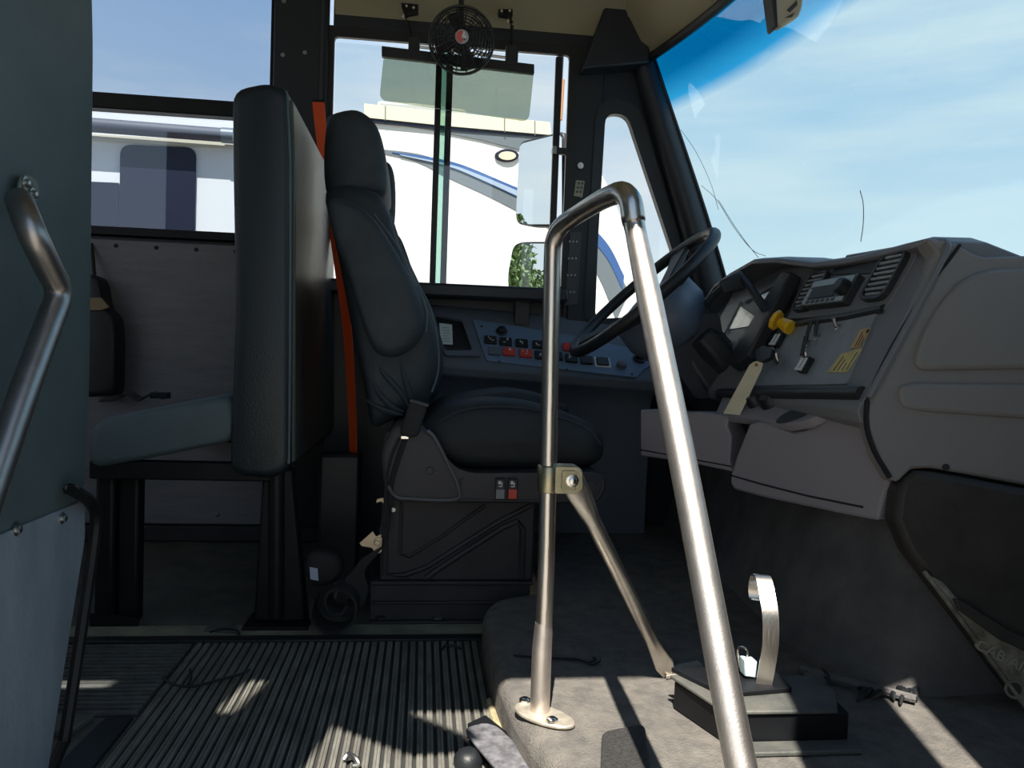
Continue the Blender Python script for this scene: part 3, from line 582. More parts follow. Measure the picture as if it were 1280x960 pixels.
tag(MB().lathe([(.010, 0), (.010, .003), (.006, .005)], PY(725.5, 207, 2.424), (0, -1, 0), white, 14).build('plug_cap'), 'round white plug cap above the connector block on the pillar', 'cap')

# ================================================================== STEERING
C0 = PY(803, 366, 2.0); e1 = V((.351, 0, .334)).normalized(); e2 = V((0, 1, 0)); wn = V((-.690, 0, .724)).normalized()
RW = .236
sw = thing('steering_wheel', C0, 'black steering wheel tilted towards the driver seat', 'steering wheel')
def WP(a, r, h=0): return C0+e1*(r*math.cos(a))+e2*(r*math.sin(a))+wn*h
MB().tube([WP(2*math.pi*i/48, RW) for i in range(48)], .0155, blackp, 12, closed=True).build('rim', sw, smooth=60)
hubm = mat('hub_cover', (.11, .145, .20), .45, bump=.2, bscale=500)
hub = MB().rings([[WP(2*math.pi*i/24, r*(1+.10*math.cos(4*2*math.pi*i/24)), h) for i in range(24)] for r, h in ((.070, -.165), (.098, -.150), (.116, -.10), (.112, -.045), (.07, -.018))], hubm).build('hub', sw, smooth=60)
for k, a in enumerate((.55, math.pi-.55, math.pi+.55, -.55)):
    da = .16
    MB().rings([[WP(a-da*1.6, .085, -.05), WP(a+da*1.6, .085, -.05), WP(a+da*1.6, .085, -.025), WP(a-da*1.6, .085, -.025)],
                [WP(a-da*.9, .16, -.03), WP(a+da*.9, .16, -.03), WP(a+da*.9, .16, -.010), WP(a-da*.9, .16, -.010)],
                [WP(a-da*.95, RW-.004, -.006), WP(a+da*.95, RW-.004, -.006), WP(a+da*.95, RW-.004, .006), WP(a-da*.95, RW-.004, .006)]], blackp).build('spoke', sw, bevel=.003)
scn_ = thing('steering_column', C0-wn*.3, 'dark steering column cover below the wheel, with stalk in front of the gauges', 'steering column')
def CR(h, a, b, o=0): return [C0+wn*h+e1*(o+a*math.cos(t))+e2*(b*math.sin(t)) for t in [math.pi/4*i+math.pi/8 for i in range(8)]]
MB().rings([CR(-.150, .055, .055), CR(-.158, .062, .062), CR(-.20, .070, .075, -.01), CR(-.28, .078, .085, -.02), CR(-.42, .07, .08, -.03)], dash_d).build('column_cover', scn_, smooth=35, bevel=.006)
MB().rings([CR(-.175, .05, .11, .025), CR(-.22, .06, .12, .030), CR(-.30, .06, .11, .03)], dash_d).build('column_shroud', scn_, smooth=35, bevel=.008)
MB().slab(rounded(pxo(((856, 404), (878, 391), (900, 393), (906, 430), (926, 495), (870, 500), (832, 442)), 1.93), .015, 3), (0, .15, 0), mat('column_housing', (.045, .05, .06), .45)).build('column_housing', scn_, bevel=.006)
stk = MB().tube([PY(925, 345, 1.90), PY(935, 356, 1.86), PY(955, 384, 1.78), PY(966, 398, 1.76)], [.009, .010, .011, .012], dash_d, 8).build('stalk', scn_)
MB().rings([[PY(a, b, y) for a, b in ((898, 352), (926, 338), (936, 352), (931, 362), (905, 368))] for y in (1.88, 1.93)], dash_d).build('stalk_head', stk, bevel=.006)
MB().tube([PY(905, 358, 1.91), PY(890, 372, 1.95), PY(868, 400, 2.0)], .011, dash_d, 8).build('stalk_arm', scn_)

# ================================================================== DASHBOARD
db = thing('dashboard', (1.0, 1.8, .45), 'grey moulded dashboard with vents, radio and switches under the windscreen', 'dashboard')
DP0, DN = V((.75, 1.3, .57)), V((-1, 0, .52)).normalized()
dv = V((.52, 0, 1)).normalized(); du = V((0, -1, 0))      # du: towards the entrance, dv: up the face
def DS(px, py, o=0): return PP(px, py, DP0+DN*o, DN)
lipz = [(1.232, .838), (1.274, .853), (1.35, .852), (1.418, .850), (1.53, .850), (1.65, .855), (1.72, .868), (1.786, .880), (1.921, .893), (2.071, .874), (2.185, .852), (2.304, .790), (2.40, .74)]
def fx(z): return .75+(z-.57)*.52
st = []
for y, zl in lipz:
    hood = 0 if y < 1.62 else min(1, (y-1.62)/.12)
    zf = min(.815, zl-.035); rec = .035*hood
    st.append([V((fx(.545), y, .545)), V((fx(.56), y, .56)), V((fx(zf)+rec, y, zf)), V((fx(zf)+rec+.012, y, zl-.022)), V((.868-.03*hood, y, zl-.014)), V((.872-.03*hood, y, zl-.003)), V((.888-.02*hood, y, zl+.002)), V((.96, y, zl+.004)), V((1.10, y, max(.80, zl-.04))), V((1.30, y, .80)), V((1.30, y, .50)), V((.82, y, .50)), V((.745, y, .525))])
MB().rings(st, dash_m).build('cowl', db, smooth=55, bevel=.003)
def dq(pts, h, mt_, nm, par, base=-.002, bev=.0015, r=0, n=2):
    P = [DS(*p, base) for p in pts]
    if r: P = rounded(P, r, n)
    return MB().slab(P, DN*(h-base), mt_).build(nm, par, bevel=bev)
def dbx(y, z, wy, wz, h, mt_, nm, par, base=-.002, bev=.0015, r=.003):
    c = V((fx(z), y, z)); P = rounded([c+du*(wy*a/2)+dv*(wz*b/2)+DN*base for a, b in ((-1, -1), (1, -1), (1, 1), (-1, 1))], r, 2)
    return MB().slab(P, DN*(h-base), mt_).build(nm, par, bevel=bev)
# face plates
face = dq([(1061, 482), (940, 484), (985, 408), (1100, 388)], .0035, panel_m, 'switch_face', db, r=.006)
upm = dq([(985, 400), (1020, 340), (1055, 328), (1140, 312), (1150, 318), (1110, 388), (1098, 392)], .003, dash_m, 'upper_face', db, r=.012)
MB().tube([DS(a, b, .002) for a, b in ((985, 408), (1010, 403), (1060, 396), (1105, 386))], .009, dash_d, 8).build('ledge', db)
MB().tube(spline([DS(a, b, .004) for a, b in ((1086, 497), (1110, 452), (1150, 378), (1180, 320), (1184, 306), (1172, 302), (1120, 312), (1060, 322))], 4), .006, dash_m, 8).build('bezel_rim', db)
MB().tube([DS(a, b, .0) for a, b in ((1078, 492), (1000, 492), (900, 492))], .013, dash_d, 10).build('lower_roll', db)
# louvred vents
def vent(y0, y1, z0, z1):
    yc, zc = (y0+y1)/2, (z0+z1)/2; c = V((fx(zc), yc, zc)); wy, wz = y1-y0, (z1-z0)*1.127
    def R(k): return rounded([c+du*(wy*a*k/2)+dv*(wz*b*k/2)+DN*.002 for a, b in ((-1, -1), (1, -1), (1, 1), (-1, 1))], .022, 4)
    o_ = rounded([c+du*(wy*a/2)+dv*(wz*b/2)+DN*.001 for a, b in ((-1, -1), (1, -1), (1, 1), (-1, 1))], .024, 4)
    i_ = rounded([c+du*((wy-.014)*a/2)+dv*((wz-.014)*b/2)+DN*.001 for a, b in ((-1, -1), (1, -1), (1, 1), (-1, 1))], .018, 4)
    vb = MB().frame(o_, i_, DN*.014, dash_d).slab(i_, DN*.004, blackp).build('vent', db, bevel=.001)
    n = 8
    for k in range(n):
        b = -.5+(k+.5)/n; sl = 1 if 1 <= k <= n-2 else .72
        MB().slab([c+du*((wy-.014)*sl*a/2)+dv*((wz-.014)*b+s_)+DN*h for a, s_, h in ((-1, -.0022, .012), (1, -.0022, .012), (1, .0022, .014), (-1, .0022, .014))], -DN*.010+dv*.002, panel_m).build('slat', vb)
vent(1.322, 1.405, .742, .836); vent(1.590, 1.675, .736, .826)
# radio and the empty pocket above it
dq([(1040, 346), (1052, 331), (1122, 314), (1102, 344)], .0060, blackp, 'open_pocket', db, r=.004)
rd = dbx(1.530, .768, .178, .066, .020, dash_d, 'radio', db, r=.004)
def rad(a0, a1, b0, b1, mt_, nm, h=.0222, base=.016): # along the radio face, 0..1
    yL, yR, zB, zT = 1.530+.086, 1.530-.086, .740, .796
    z = lambda b: zB+(zT-zB)*b
    P = [V((fx(z(b)), yL+(yR-yL)*a, z(b)))+DN*base for a, b in ((a0, b0), (a1, b0), (a1, b1), (a0, b1))]
    return MB().slab(P, DN*(h-base), mt_).build(nm, rd, bevel=.0008)
rad(.03, .97, .72, .97, lcd, 'top_trim'); rad(.10, .70, .26, .66, blackp, 'display', .0215); rad(.02, .09, .05, .68, lcd, 'side_trim'); rad(.10, .97, .03, .20, lcd, 'key_strip')
for k in range(6): rad(.13+k*.12, .21+k*.12, .06, .17, dash_d, 'key', .0235)
MB().lathe([(.018, 0), (.017, .016), (.014, .019)], V((fx(.768), 1.462, .768))+DN*.020, DN, blackp, 16).build('volume_knob', rd)
# instrument cluster behind the wheel
cl = dq([(896, 425), (925, 370), (990, 350), (962, 402), (938, 432)], .002, dash_d, 'cluster_bezel', db, base=-.02)
dq([(909, 414), (929, 384), (952, 400), (948, 408), (925, 412)], .0045, gauge, 'gauge_lens', cl)
dq([(950, 372), (990, 352), (982, 366), (962, 392)], .0045, gauge, 'gauge_lens', cl)
MB().tube([DS(932, 377, .006), DS(975, 352, .006)], .004, panel_m, 6).build('trim_strip', cl)
MB().tube([DS(906, 417, .006), DS(926, 377, .006)], .003, panel_m, 6).build('trim_strip', cl)
dq([(905, 425), (925, 423), (925, 445), (908, 448)], .003, panel_m, 'lower_gauge_cover', db, r=.006)
rg = dq([(990, 346), (1003, 348), (948, 452), (926, 466), (922, 458)], .030, dash_d, 'divider', db, bev=.005)
dq([(935, 427), (950, 414), (948, 422), (936, 431)], .008, lcd, 'small_display', db)
# brake valve knob, levers, toggles
yk = MB().lathe([(.006, -.002), (.006, .03)], DS(988, 408, .003), DN, chrome, 10).build('valve_stem', db)
kc = DS(988, 408, .003)+DN*.028
kd = (DN+V((0, -.35, -.15))).normalized()
MB().lathe([(.016, 0), (.017, .004), (.013, .028), (.012, .034)], kc+V((.012, -.030, -.018)), V((-.30, .75, .35)), yellow, 8).lathe([(.022, 0), (.024, .003), (.024, .008), (.021, .010)], kc+V((-.004, .002, -.002)), V((-.55, .7, .4)), yellow, 8).build('yellow_valve_knob', yk, smooth=25)
def toggle(px, py, mt_, ln=.03, nm='toggle'):
    b = DS(px, py, .003); t = MB().lathe([(.008, 0), (.008, .003), (.0045, .004), (.0045, .007)], b, DN, bolt_m, 10).build(nm, face)
    MB().tube([b+DN*.006, b+DN*.012+dv*ln*.4, b+DN*.018+dv*ln], [.0035, .0035, .005], mt_, 8).build('lever', t)
toggle(1010, 430, blackp, .045); toggle(1022, 422, blackp, .03); toggle(1048, 409, bolt_m, .010); toggle(1005, 447, blackp, .04); toggle(975, 452, bolt_m, .012); toggle(1012, 452, chrome, .012)
def clampsw(px, py):
    s_ = dbx(DS(px, py).y, DS(px, py).z, .030, .034, .016, blackp, 'guarded_switch', face)
    c = DS(px, py)
    for a in (-1, 1): MB().slab([c+du*(a*.008+b*.004)+dv*d_+DN*.016 for b, d_ in ((-1, -.014), (1, -.014), (1, .012), (-1, .012))], DN*.003, white).build('guard', s_, bevel=.0006)
    MB().slab([c+du*b*.012+dv*d_+DN*.016 for b, d_ in ((-1, -.017), (1, -.017), (1, -.012), (-1, -.012))], DN*.004, white).build('guard_bar', s_)
clampsw(977, 428); clampsw(1011, 459)
# placards
def placard(pts, mt_, nm, lines):
    p_ = dq(pts, .0055, mt_, nm, face, base=.002, bev=.0005)
    A, B, C_, D_ = [DS(*p, .0058) for p in pts]; mb = MB()
    for k in range(lines):
        t = (k+.7)/(lines+.6); l_ = A+(D_-A)*t; r_ = B+(C_-B)*t; e_ = .90-.22*(k % 3); hgt = (D_-A).normalized()*.0022
        a = l_+(r_-l_)*.12; b = l_+(r_-l_)*e_; mb.slab([a, b, b+hgt, a+hgt], DN*.0004, ink)
    mb.build('print', p_)
placard([(1036, 466), (1052, 444), (1078, 436), (1060, 466)], label_y, 'yellow_placard', 4)
placard([(1064, 437), (1077, 413), (1089, 410), (1077, 434)], mat('ochre_label', (.58, .38, .16), .6), 'ochre_placard', 3)
MB().disc(DS(1085, 414, .006), DN, .004, .002, ink, 8).build('placard_screw', face)
# end cover facing the entrance
EP0, EN = V((.82, 1.226, .7)), V((-.20, -.97, .10)).normalized()
def ES(px, py, o=0): return PP(px, py, EP0+EN*o, EN)
ov = [ES(*p) for p in ((1158, 297), (1196, 304), (1216, 316), (1232, 321), (1290, 319), (1400, 318), (1560, 322), (1560, 640), (1400, 622), (1285, 607), (1165, 585), (1140, 586), (1122, 603), (1115, 600), (1098, 572), (1086, 535), (1084, 498), (1120, 425), (1160, 348), (1172, 318))]
ec = MB().slab(ov, -EN*.05, dash_s).build('end_cover', db, bevel=.010)
ins = rounded([ES(*p, .004) for p in ((1139, 463), (1148, 425), (1172, 380), (1205, 346), (1240, 336), (1420, 332), (1420, 460))], .03, 4)
ins = [p+EN*.006 for p in ins]
MB().slab(ins, -EN*.016, dash_s).build('raised_panel', ec, bevel=.008, seg=3)
ins2 = rounded([ES(*p, .003) for p in ((1122, 482), (1140, 478), (1430, 482), (1430, 530), (1290, 524), (1150, 514), (1124, 508))], .014, 4)
MB().slab([p+EN*.005 for p in ins2], -EN*.016, dash_s).build('raised_panel', ec, bevel=.007, seg=3)
MB().tube(spline([ES(*p, .001) for p in ((1200, 306), (1184, 328), (1158, 362), (1122, 420), (1096, 470), (1084, 500))], 4), .0028, blackp, 6).build('seam', ec)
MB().tube(spline([ES(*p, .001) for p in ((1084, 500), (1083, 530), (1092, 562), (1112, 597))], 4), .0045, blackp, 6).build('seam', ec)
MB().lathe([(.006, 0), (.006, .002)], ES(1182, 584), EN, dash_d, 10).build('cover_screw', ec)
MB().slab(q((.88, 1.25, .50), (1.34, 1.15, .50), (1.34, 1.29, .50), (.92, 1.29, .50)), (0, 0, .305), dash_s).build('cover_body', ec, bevel=.01)
# lower trays
def BPl(p0, n): return lambda px, py, o=0: PP(px, py, V(p0)+V(n).normalized()*o, n)
B1 = BPl((.803, 1.28, .45), (-.93, -.36, .10))
b1 = [B1(*p) for p in ((936, 530), (946, 527), (974, 533), (992, 539), (1007, 536), (1022, 525), (1060, 497), (1083, 499), (1084, 530), (1092, 560), (1112, 600), (1106, 615), (1097, 651), (1049, 642), (955, 622), (917, 612), (912, 604), (913, 592), (920, 570))]
lt_ = MB().slab(b1, (.09, .035, 0), bin_m).build('storage_bin', db, bevel=.006)
MB().tube([B1(*p, .0) for p in ((913, 594), (955, 606), (1010, 620), (1079, 634))], .0022, blackp, 6).build('bin_seam', lt_)
B2 = BPl((.62, 1.78, .45), (-.80, -.60, .05))
b2 = [B2(*p) for p in ((800, 512), (850, 515), (878, 515), (912, 520), (908, 532), (914, 545), (912, 575), (916, 590), (865, 579), (800, 570))]
lb2 = MB().slab(b2, (.06, .05, 0), bin_m).build('knee_panel', db, bevel=.005)
MB().tube([B2(*p, .0) for p in ((800, 562), (865, 574), (914, 583))], .0018, blackp, 6).build('bin_seam', lb2)
# tray top with cup well and knobs
TA, TB, TC = B1(946, 527), B1(1083, 499), DS(905, 493); TPN = (TB-TA).cross(TC-TA).normalized(); TPN = TPN if TPN.z > 0 else -TPN
def TS(a, b, o=0): return PP(a, b, TA+TPN*o, TPN)
tt = MB().slab([TS(a, b) for a, b in ((893, 519), (948, 524), (985, 530), (1010, 526), (1060, 501), (1086, 499), (1060, 491), (905, 490))], TPN*-.02, bin_m).build('tray_top', db, bevel=.004)
cwp = [TS(998+27*math.cos(t)-8*math.sin(t), 516+10*math.sin(t)-9*math.cos(t), .001) for t in [2*math.pi*i/20 for i in range(20)]]
MB().slab(cwp, TPN*.001, dash_d).build('cup_well', tt)
for (px, py, s_) in ((946, 504, .020), (966, 503, .027)):
    MB().lathe([(s_, 0), (s_*.95, .012), (s_*.75, .022), (s_*.5, .024)], TS(px, py), TPN, blackp, 14).build('tray_knob', tt)
# heater housing below the end cover
HP0, HN = V((.83, 1.170, .3)), V((-.30, -.94, .12)).normalized()
def HS(px, py, o=0): return PP(px, py, HP0+HN*o, HN)
hv = thing('heater_housing', HS(1200, 700), 'black heater housing marked CAB AIR below the dashboard end cover', 'heater')
ho_ = [HS(*p) for p in ((1118, 650), (1122, 615), (1130, 596), (1146, 588), (1170, 590), (1290, 612), (1420, 636), (1560, 660), (1560, 960), (1420, 940), (1283, 884), (1155, 716), (1136, 692))]
hb = MB().slab(ho_, -HN*.07, hvac_m).build('housing', hv, bevel=.012)
fl_ = MB().slab([HS(*p, .006) for p in ((1157, 716), (1180, 728), (1200, 752), (1240, 782), (1290, 812), (1420, 860), (1420, 944), (1283, 884))], -HN*.015, hvac_f).build('flange', hb, bevel=.004)
MB().slab(rounded([HS(*p, .016) for p in ((1192, 748), (1204, 752), (1262, 789), (1290, 800), (1290, 818), (1250, 800), (1200, 764))], .004, 2), -HN*.015, hvac_m).build('pressed_rib', hb, bevel=.004)
MB().lathe([(.014, 0), (.015, .004), (.011, .004), (.011, .001)], HS(1267, 861, .006), HN, hvac_f, 16, cap=False).lathe([(.011, 0), (.011, .0015)], HS(1267, 861, .006), HN, ink, 16).build('drain_hole', fl_)
words('lettering', 'CAB AIR', .0225, HS(1217, 809, .006), HS(1282, 842)-HS(1217, 809), HS(1221, 790)-HS(1217, 809), .0045, mat('embossed_letters', (.36, .34, .28), .5), hb)
MB().tube(spline([HS(1155, 714, .004), HS(1180, 746, .006), HS(1220, 800, .006), HS(1283, 885, .006)], 4), .004, hvac_f, 6).build('flange_lip', fl_)
# key and paper tag
ky = thing('ignition_key', DS(958, 443), 'black ignition key in the dashboard with a ring for the tag', 'key')
MB().lathe([(.014, 0), (.014, .006), (.006, .008), (.006, .012)], DS(966, 440, .003), DN, bolt_m, 14).build('lock', ky)
MB().slab(rounded([DS(a, b, .030) for a, b in ((948, 442), (958, 434), (970, 438), (968, 449), (958, 454), (950, 455))], .006, 3), DN*.010, blackp).build('bow', ky, bevel=.003)
MB().tube([DS(965, 441, .008), DS(962, 443, .032)], .005, blackp, 8).build('shank', ky)
kp = DS(951, 452, .036)
tg = thing('paper_tag', kp+V((0, 0, -.09)), 'cream paper tag hanging from the ignition key', 'tag')
tp = PP; TP0, TN = kp, V((-.75, -.65, .1)).normalized()
tgm = MB().slab([PP(a, b, TP0, TN) for a, b in ((943, 452), (951, 451), (954, 454), (952, 462), (925, 519), (904, 517), (937, 456))], TN*.0006, tag_m).build('card', tg)
MB().disc(PP(945.5, 456, TP0+TN*.0008, TN), TN, .004, .0008, mat('eyelet', (.35, .16, .07), .5), 12).build('eyelet', tgm)
# ================================================================== ENTRANCE HANDRAIL
hr = thing('entrance_handrail', PZ(675, 893, .08), 'bright steel entrance handrail, upright post bent over towards the entrance', 'handrail')
pth = [PY(675, 890, 1.122), PY(683, 700, 1.120), PY(689, 400, 1.118), PY(690.5, 320, 1.115), PY(693, 298, 1.108), PY(703, 281, 1.088), PY(722, 268, 1.05), PY(748, 252, .965), PY(765, 244, .915), PY(778, 241, .885), PY(788, 252, .868), PY(792, 275, .862), PY(795, 292, .858), PY(850, 560, .735), PY(905, 850, .640), PY(932, 985, .605), PY(960, 1120, .57), V((.315, .52, .0)), V((.325, .50, -.1))]
sp = spline(pth, 5)
def rrad(i): return .0127+.0010*min(1, max(0, (i-38)/14))-(.0016 if i == 60 else .0009 if i in (59, 61) else 0)
MB().tube(sp[:61], [rrad(i) for i in range(61)], steel, 16).build('post_and_bend', hr, smooth=70)
MB().tube(sp[60:], [rrad(i) for i in range(60, len(sp))], steel_r, 16).build('slanted_rail', hr, smooth=70)
MB().tube([PY(674.5, 893, 1.122), PY(677.5, 810, 1.121), PY(679, 790, 1.121), PY(679.5, 778, 1.121)], [.0150, .0150, .0142, .0128], steel_r, 16).build('sleeve', hr, smooth=70)
fc = PZ(680, 897, .082)
fo = [fc+V((.052*math.cos(t)*math.cos(-.75)-.026*math.sin(t)*math.sin(-.75), .052*math.cos(t)*math.sin(-.75)+.026*math.sin(t)*math.cos(-.75), 0)) for t in [2*math.pi*i/24 for i in range(24)]]
ff = MB().slab(fo, (0, 0, .006), mat('dusty_flange', (.62, .56, .46), .45, metal=.6, var=.25, scale=60)).build('floor_flange', hr, bevel=.002)
for p in ((656, 877), (690, 902)): MB().lathe([(.009, 0), (.009, .004), (.006, .006)], PZ(*p, .088), (0, 0, 1), chrome, 10).build('flange_bolt', ff)
# clamp and brace
cz = PY(686, 598, 1.12)
cl1 = MB().lathe([(.0165, -.020), (.0175, -.018), (.0175, .018), (.0165, .020)], cz, (-.01, 0, 1), zinc, 18).slab(rounded([cz+V((a, -.016, b)) for a, b in ((.006, -.020), (.042, -.020), (.050, -.012), (.048, .014), (.040, .021), (.006, .021))], .004, 2), (0, .030, 0), zinc).build('pipe_clamp', hr, bevel=.0015)
MB().slab(rounded([cz+V((a, -.0175, b)) for a, b in ((.016, -.014), (.038, -.014), (.038, .015), (.016, .015))], .003, 2), (0, .003, 0), zinc).build('clamp_boss', cl1, bevel=.001)
hexbolt(cz+V((.032, -.018, 0)), (0, -1, 0), .006, .008, chrome, 'clamp_bolt', cl1)
A = cz+V((.036, .004, -.002)); Bz = PZ(836, 842, .088); ax = (Bz-A).normalized(); sd_ = V((ax.z, 0, -ax.x)).normalized()*-1; nn = ax.cross(sd_)
rs = []
for t, wd, th in ((-.03, .012, .004), (.0, .018, .004), (.06, .0185, .0045), (.12, .0165, .008), (.19, .0125, .0125), (.80, .0125, .0125), (.88, .0150, .009), (.95, .0175, .004), (1.0, .012, .003)):
    c = A+(Bz-A)*t; rs.append([c+sd_*wd*math.cos(2*math.pi*j/14)+nn*th*math.sin(2*math.pi*j/14) for j in range(14)])
MB().rings(rs, mat('brace_metal', (.68, .64, .58), .33, metal=1, var=.12, scale=40)).build('brace', hr, smooth=60)
MB().slab([PZ(a, b, .081) for a, b in ((832, 850), (862, 845), (880, 838), (872, 830), (845, 836))], (0, 0, .008), mat('brace_foot', (.55, .50, .42), .45, metal=.7, var=.2, scale=60)).build('brace_foot', hr, bevel=.002)

# ================================================================== PLATFORM THINGS
bxs = thing('tread_box', (.52, 1.10, .08), 'small black stepped tread box on the platform in front of the slanted rail', 'box')
bp_ = [PY(862, 840, 1.16), PY(990, 868, 1.15)]
MB().slab(q((.40, 1.135, .081), (.44, 1.02, .081), (.62, 1.015, .081), (.63, 1.10, .081)), (0, 0, .045), blackm).build('body', bxs, bevel=.004)
MB().slab(q((.395, 1.14, .126), (.435, 1.015, .126), (.60, 1.012, .126), (.632, 1.075, .126), (.625, 1.13, .126)), (0, 0, .006), floor_m).build('lid', bxs, bevel=.002)
MB().slab(q((.40, 1.15, .132), (.45, 1.055, .132), (.56, 1.07, .132), (.565, 1.145, .132)), (0, 0, .008), blackm).build('base_plate', bxs, bevel=.002)
MB().slab(q((.445, .985, .081), (.625, .985, .081), (.625, 1.016, .081), (.445, 1.016, .081)), (0, 0, .007), floor_m).build('front_lip', bxs, bevel=.002)
hoop = thing('bottle_bracket', PY(953, 868, 1.085), 'upright curved steel strap bracket on the tread box beside the slanted rail', 'bracket')
sp_ = spline([PY(952, 868, 1.085), PY(958, 838, 1.08), (PY(963, 805, 1.075)), PY(963, 770, 1.08), PY(958, 738, 1.10), PY(954, 722, 1.115), PY(950, 719, 1.125)], 5)
MB().strip(sp_, [V((.023, -.006, 0))]*len(sp_), .0022, steel).build('strap', hoop, smooth=30)
MB().strip(spline([PY(950, 719, 1.125), PY(946, 722, 1.14), PY(944, 735, 1.15), PY(945, 748, 1.148), PY(948, 750, 1.14)], 4), (.018, -.010, 0), .0022, steel).build('hook', hoop, smooth=30)
MB().tube(spline([PY(924, 834, 1.11), PY(922, 812, 1.11), PY(926, 809, 1.11), PY(933, 811, 1.11), PY(935, 822, 1.11), PY(934, 830, 1.11)], 3), .0018, chrome, 6).build('wire_clip', hoop)
MB().slab([PY(a, b, 1.10) for a, b in ((931, 825), (947, 827), (945, 848), (931, 846))], (0, .02, 0), mat('pale_block', (.55, .68, .74), .5)).build('latch_block', hoop, bevel=.002)
MB().slab([PY(a, b, 1.085) for a, b in ((944, 858), (960, 862), (960, 872), (942, 870))], (0, .03, 0), steel).build('foot', hoop, bevel=.001)
# loose clip on the floor right of the box
ls = thing('loose_clip', PZ(1012, 855, .082), 'loose small metal clip with a bent wire on the platform right of the tread box', 'clip')
MB().slab([PZ(a, b, .082) for a, b in ((1004, 848), (1024, 845), (1034, 858), (1012, 868))], (0, 0, .010), mat('dull_clip', (.25, .25, .24), .5, metal=.6, var=.3, scale=80)).build('plate', ls, bevel=.002)
MB().tube(spline([PZ(1006, 866, .092), PZ(1030, 862, .10), PZ(1036, 846, .11), PZ(1028, 836, .10)], 4), .002, blackp, 6).build('wire', ls)
# black grip pad and worn step nosing
tag(MB().slab(rounded([PZ(a, b, .081) for a, b in ((750, 975), (752, 919), (806, 909), (812, 972))], .018, 4), (0, 0, .006), mat('grit_pad', (.035, .034, .034), .7, var=.5, scale=260, bump=.6, bscale=400)).build('grip_pad', bevel=.002), 'black gritty grip pad on the platform below the handrail post', 'pad')
sn = thing('step_nosing', PZ(630, 940, .01), 'worn grey metal corner plate at the foot of the platform edge', 'plate')
MB().slab(rounded([PZ(a, b, .030) for a, b in ((580, 914), (606, 907), (622, 912), (700, 985), (650, 1000), (592, 932))], .012, 3), (0, 0, .006), mat('worn_plate', (.20, .20, .22), .45, metal=.3, var=.45, scale=70, bump=.3)).build('plate', sn, bevel=.002)
MB().slab([PZ(a, b, .003) for a, b in ((584, 925), (606, 914), (700, 990), (640, 1005))], (0, 0, .027), blackm).build('riser', sn)
tag(MB().lathe([(.022, 0), (.022, .010), (.016, .018), (.010, .022)], PZ(585, 955, .008), (0, 0, 1), blackp, 16).build('rubber_stop'), 'round black rubber stop on the ribbed mat under the corner plate', 'stop')
tag(MB().tube(spline([PZ(430, 950, .012), PZ(436, 943, .018), PZ(444, 948, .018), PZ(448, 956, .012), PZ(440, 958, .012)], 4), .004, bolt_m, 8).build('metal_ring'), 'small bent metal ring lying on the ribbed mat near the entrance', 'ring')
# cut cable ties
def tie(pts, label, z=.012, r=.0022):
    tag(MB().tube(spline([PZ(a, b, z) for a, b in pts], 4), r, blackp, 6).build('cable_tie'), label, 'cable tie')
tie([(204, 845), (212, 853), (230, 858), (250, 856), (275, 849), (302, 842), (312, 837)], 'long cut black cable tie across the left edge of the ribbed mat')
tie([(237, 836), (239, 846), (236, 856)], 'short black cable tie stub crossing the long tie on the ribbed mat')
tie([(642, 819), (662, 821), (700, 823), (722, 824), (734, 828), (744, 825), (742, 822)], 'cut black cable tie with forked end on the platform behind the post', .084)
tie([(733, 828), (740, 831), (749, 827), (750, 824)], 'tiny black tie end beside the forked cable tie on the platform', .084, .0018)
tie([(552, 812), (556, 808), (566, 807), (576, 811)], 'small curved black tie at the far edge of the ribbed mat', .010, .003)
tie([(262, 790), (280, 786), (296, 788), (300, 795)], 'black cable tie by the floor plate below the bench', .010, .0025)
fp = MB().slab([PZ(a, b, .001) for a, b in ((255, 790), (268, 779), (292, 778), (298, 793))], (0, 0, .007), floor_m)
tag(fp.build('floor_cleat', bevel=.002), 'dark metal cleat on the floor below the bench', 'cleat')

# ================================================================== OVERHEAD
FC = PY(577, 50, 2.06)
fn = thing('dash_fan', FC, 'round black wire-cage fan with red and white emblem hanging above the driver window', 'fan')
fa = (FC-CAM).normalized()*-1; fa = V((fa.x*.6, fa.y, fa.z*.4)).normalized(); fx_ = V((0, 0, 1)).cross(fa).normalized(); fy_ = fa.cross(fx_)
def FP(r, t, h): return FC+fx_*(r*math.cos(t))+fy_*(r*math.sin(t))+fa*h
RF = .083; cg = MB()
for r, h in ((.030, .034), (.038, .034), (.046, .033), (.054, .031), (.062, .027), (.070, .020), (.077, .010), (RF, -.004), (.079, -.020), (.070, -.032), (.055, -.040), (.04, -.043)):
    cg.tube([FP(r, 2*math.pi*i/32, h) for i in range(32)], .0016, blackp, 5, closed=True)
for k in range(18):
    t = 2*math.pi*k/18; cg.tube([FP(r, t+.5*(r-.024), h) for r, h in ((.022, .034), (.05, .033), (.068, .022), (RF+.001, -.004), (.07, -.032), (.035, -.044))], .0014, blackp, 5)
cg.tube([FP(RF+.002, 2*math.pi*i/40, -.004) for i in range(40)], .0032, blackp, 6, closed=True)
cg.build('cage', fn, smooth=60)
for k in range(4):
    t = 2*math.pi*k/4+.5
    MB().rings([[FP(.018, t-.35, -.014), FP(.045, t-.52, -.018), FP(.072, t-.50, -.020), FP(.074, t+.02, -.010), FP(.048, t+.25, -.004), FP(.018, t+.35, -.004)], [FP(.018, t-.35, -.011), FP(.045, t-.52, -.015), FP(.072, t-.50, -.017), FP(.074, t+.02, -.007), FP(.048, t+.25, -.001), FP(.018, t+.35, -.001)]], blackp).build('blade', fn)
MB().lathe([(.020, -.060), (.026, -.055), (.026, -.02), (.018, -.005)], FC, fa, blackp, 18).build('motor', fn)
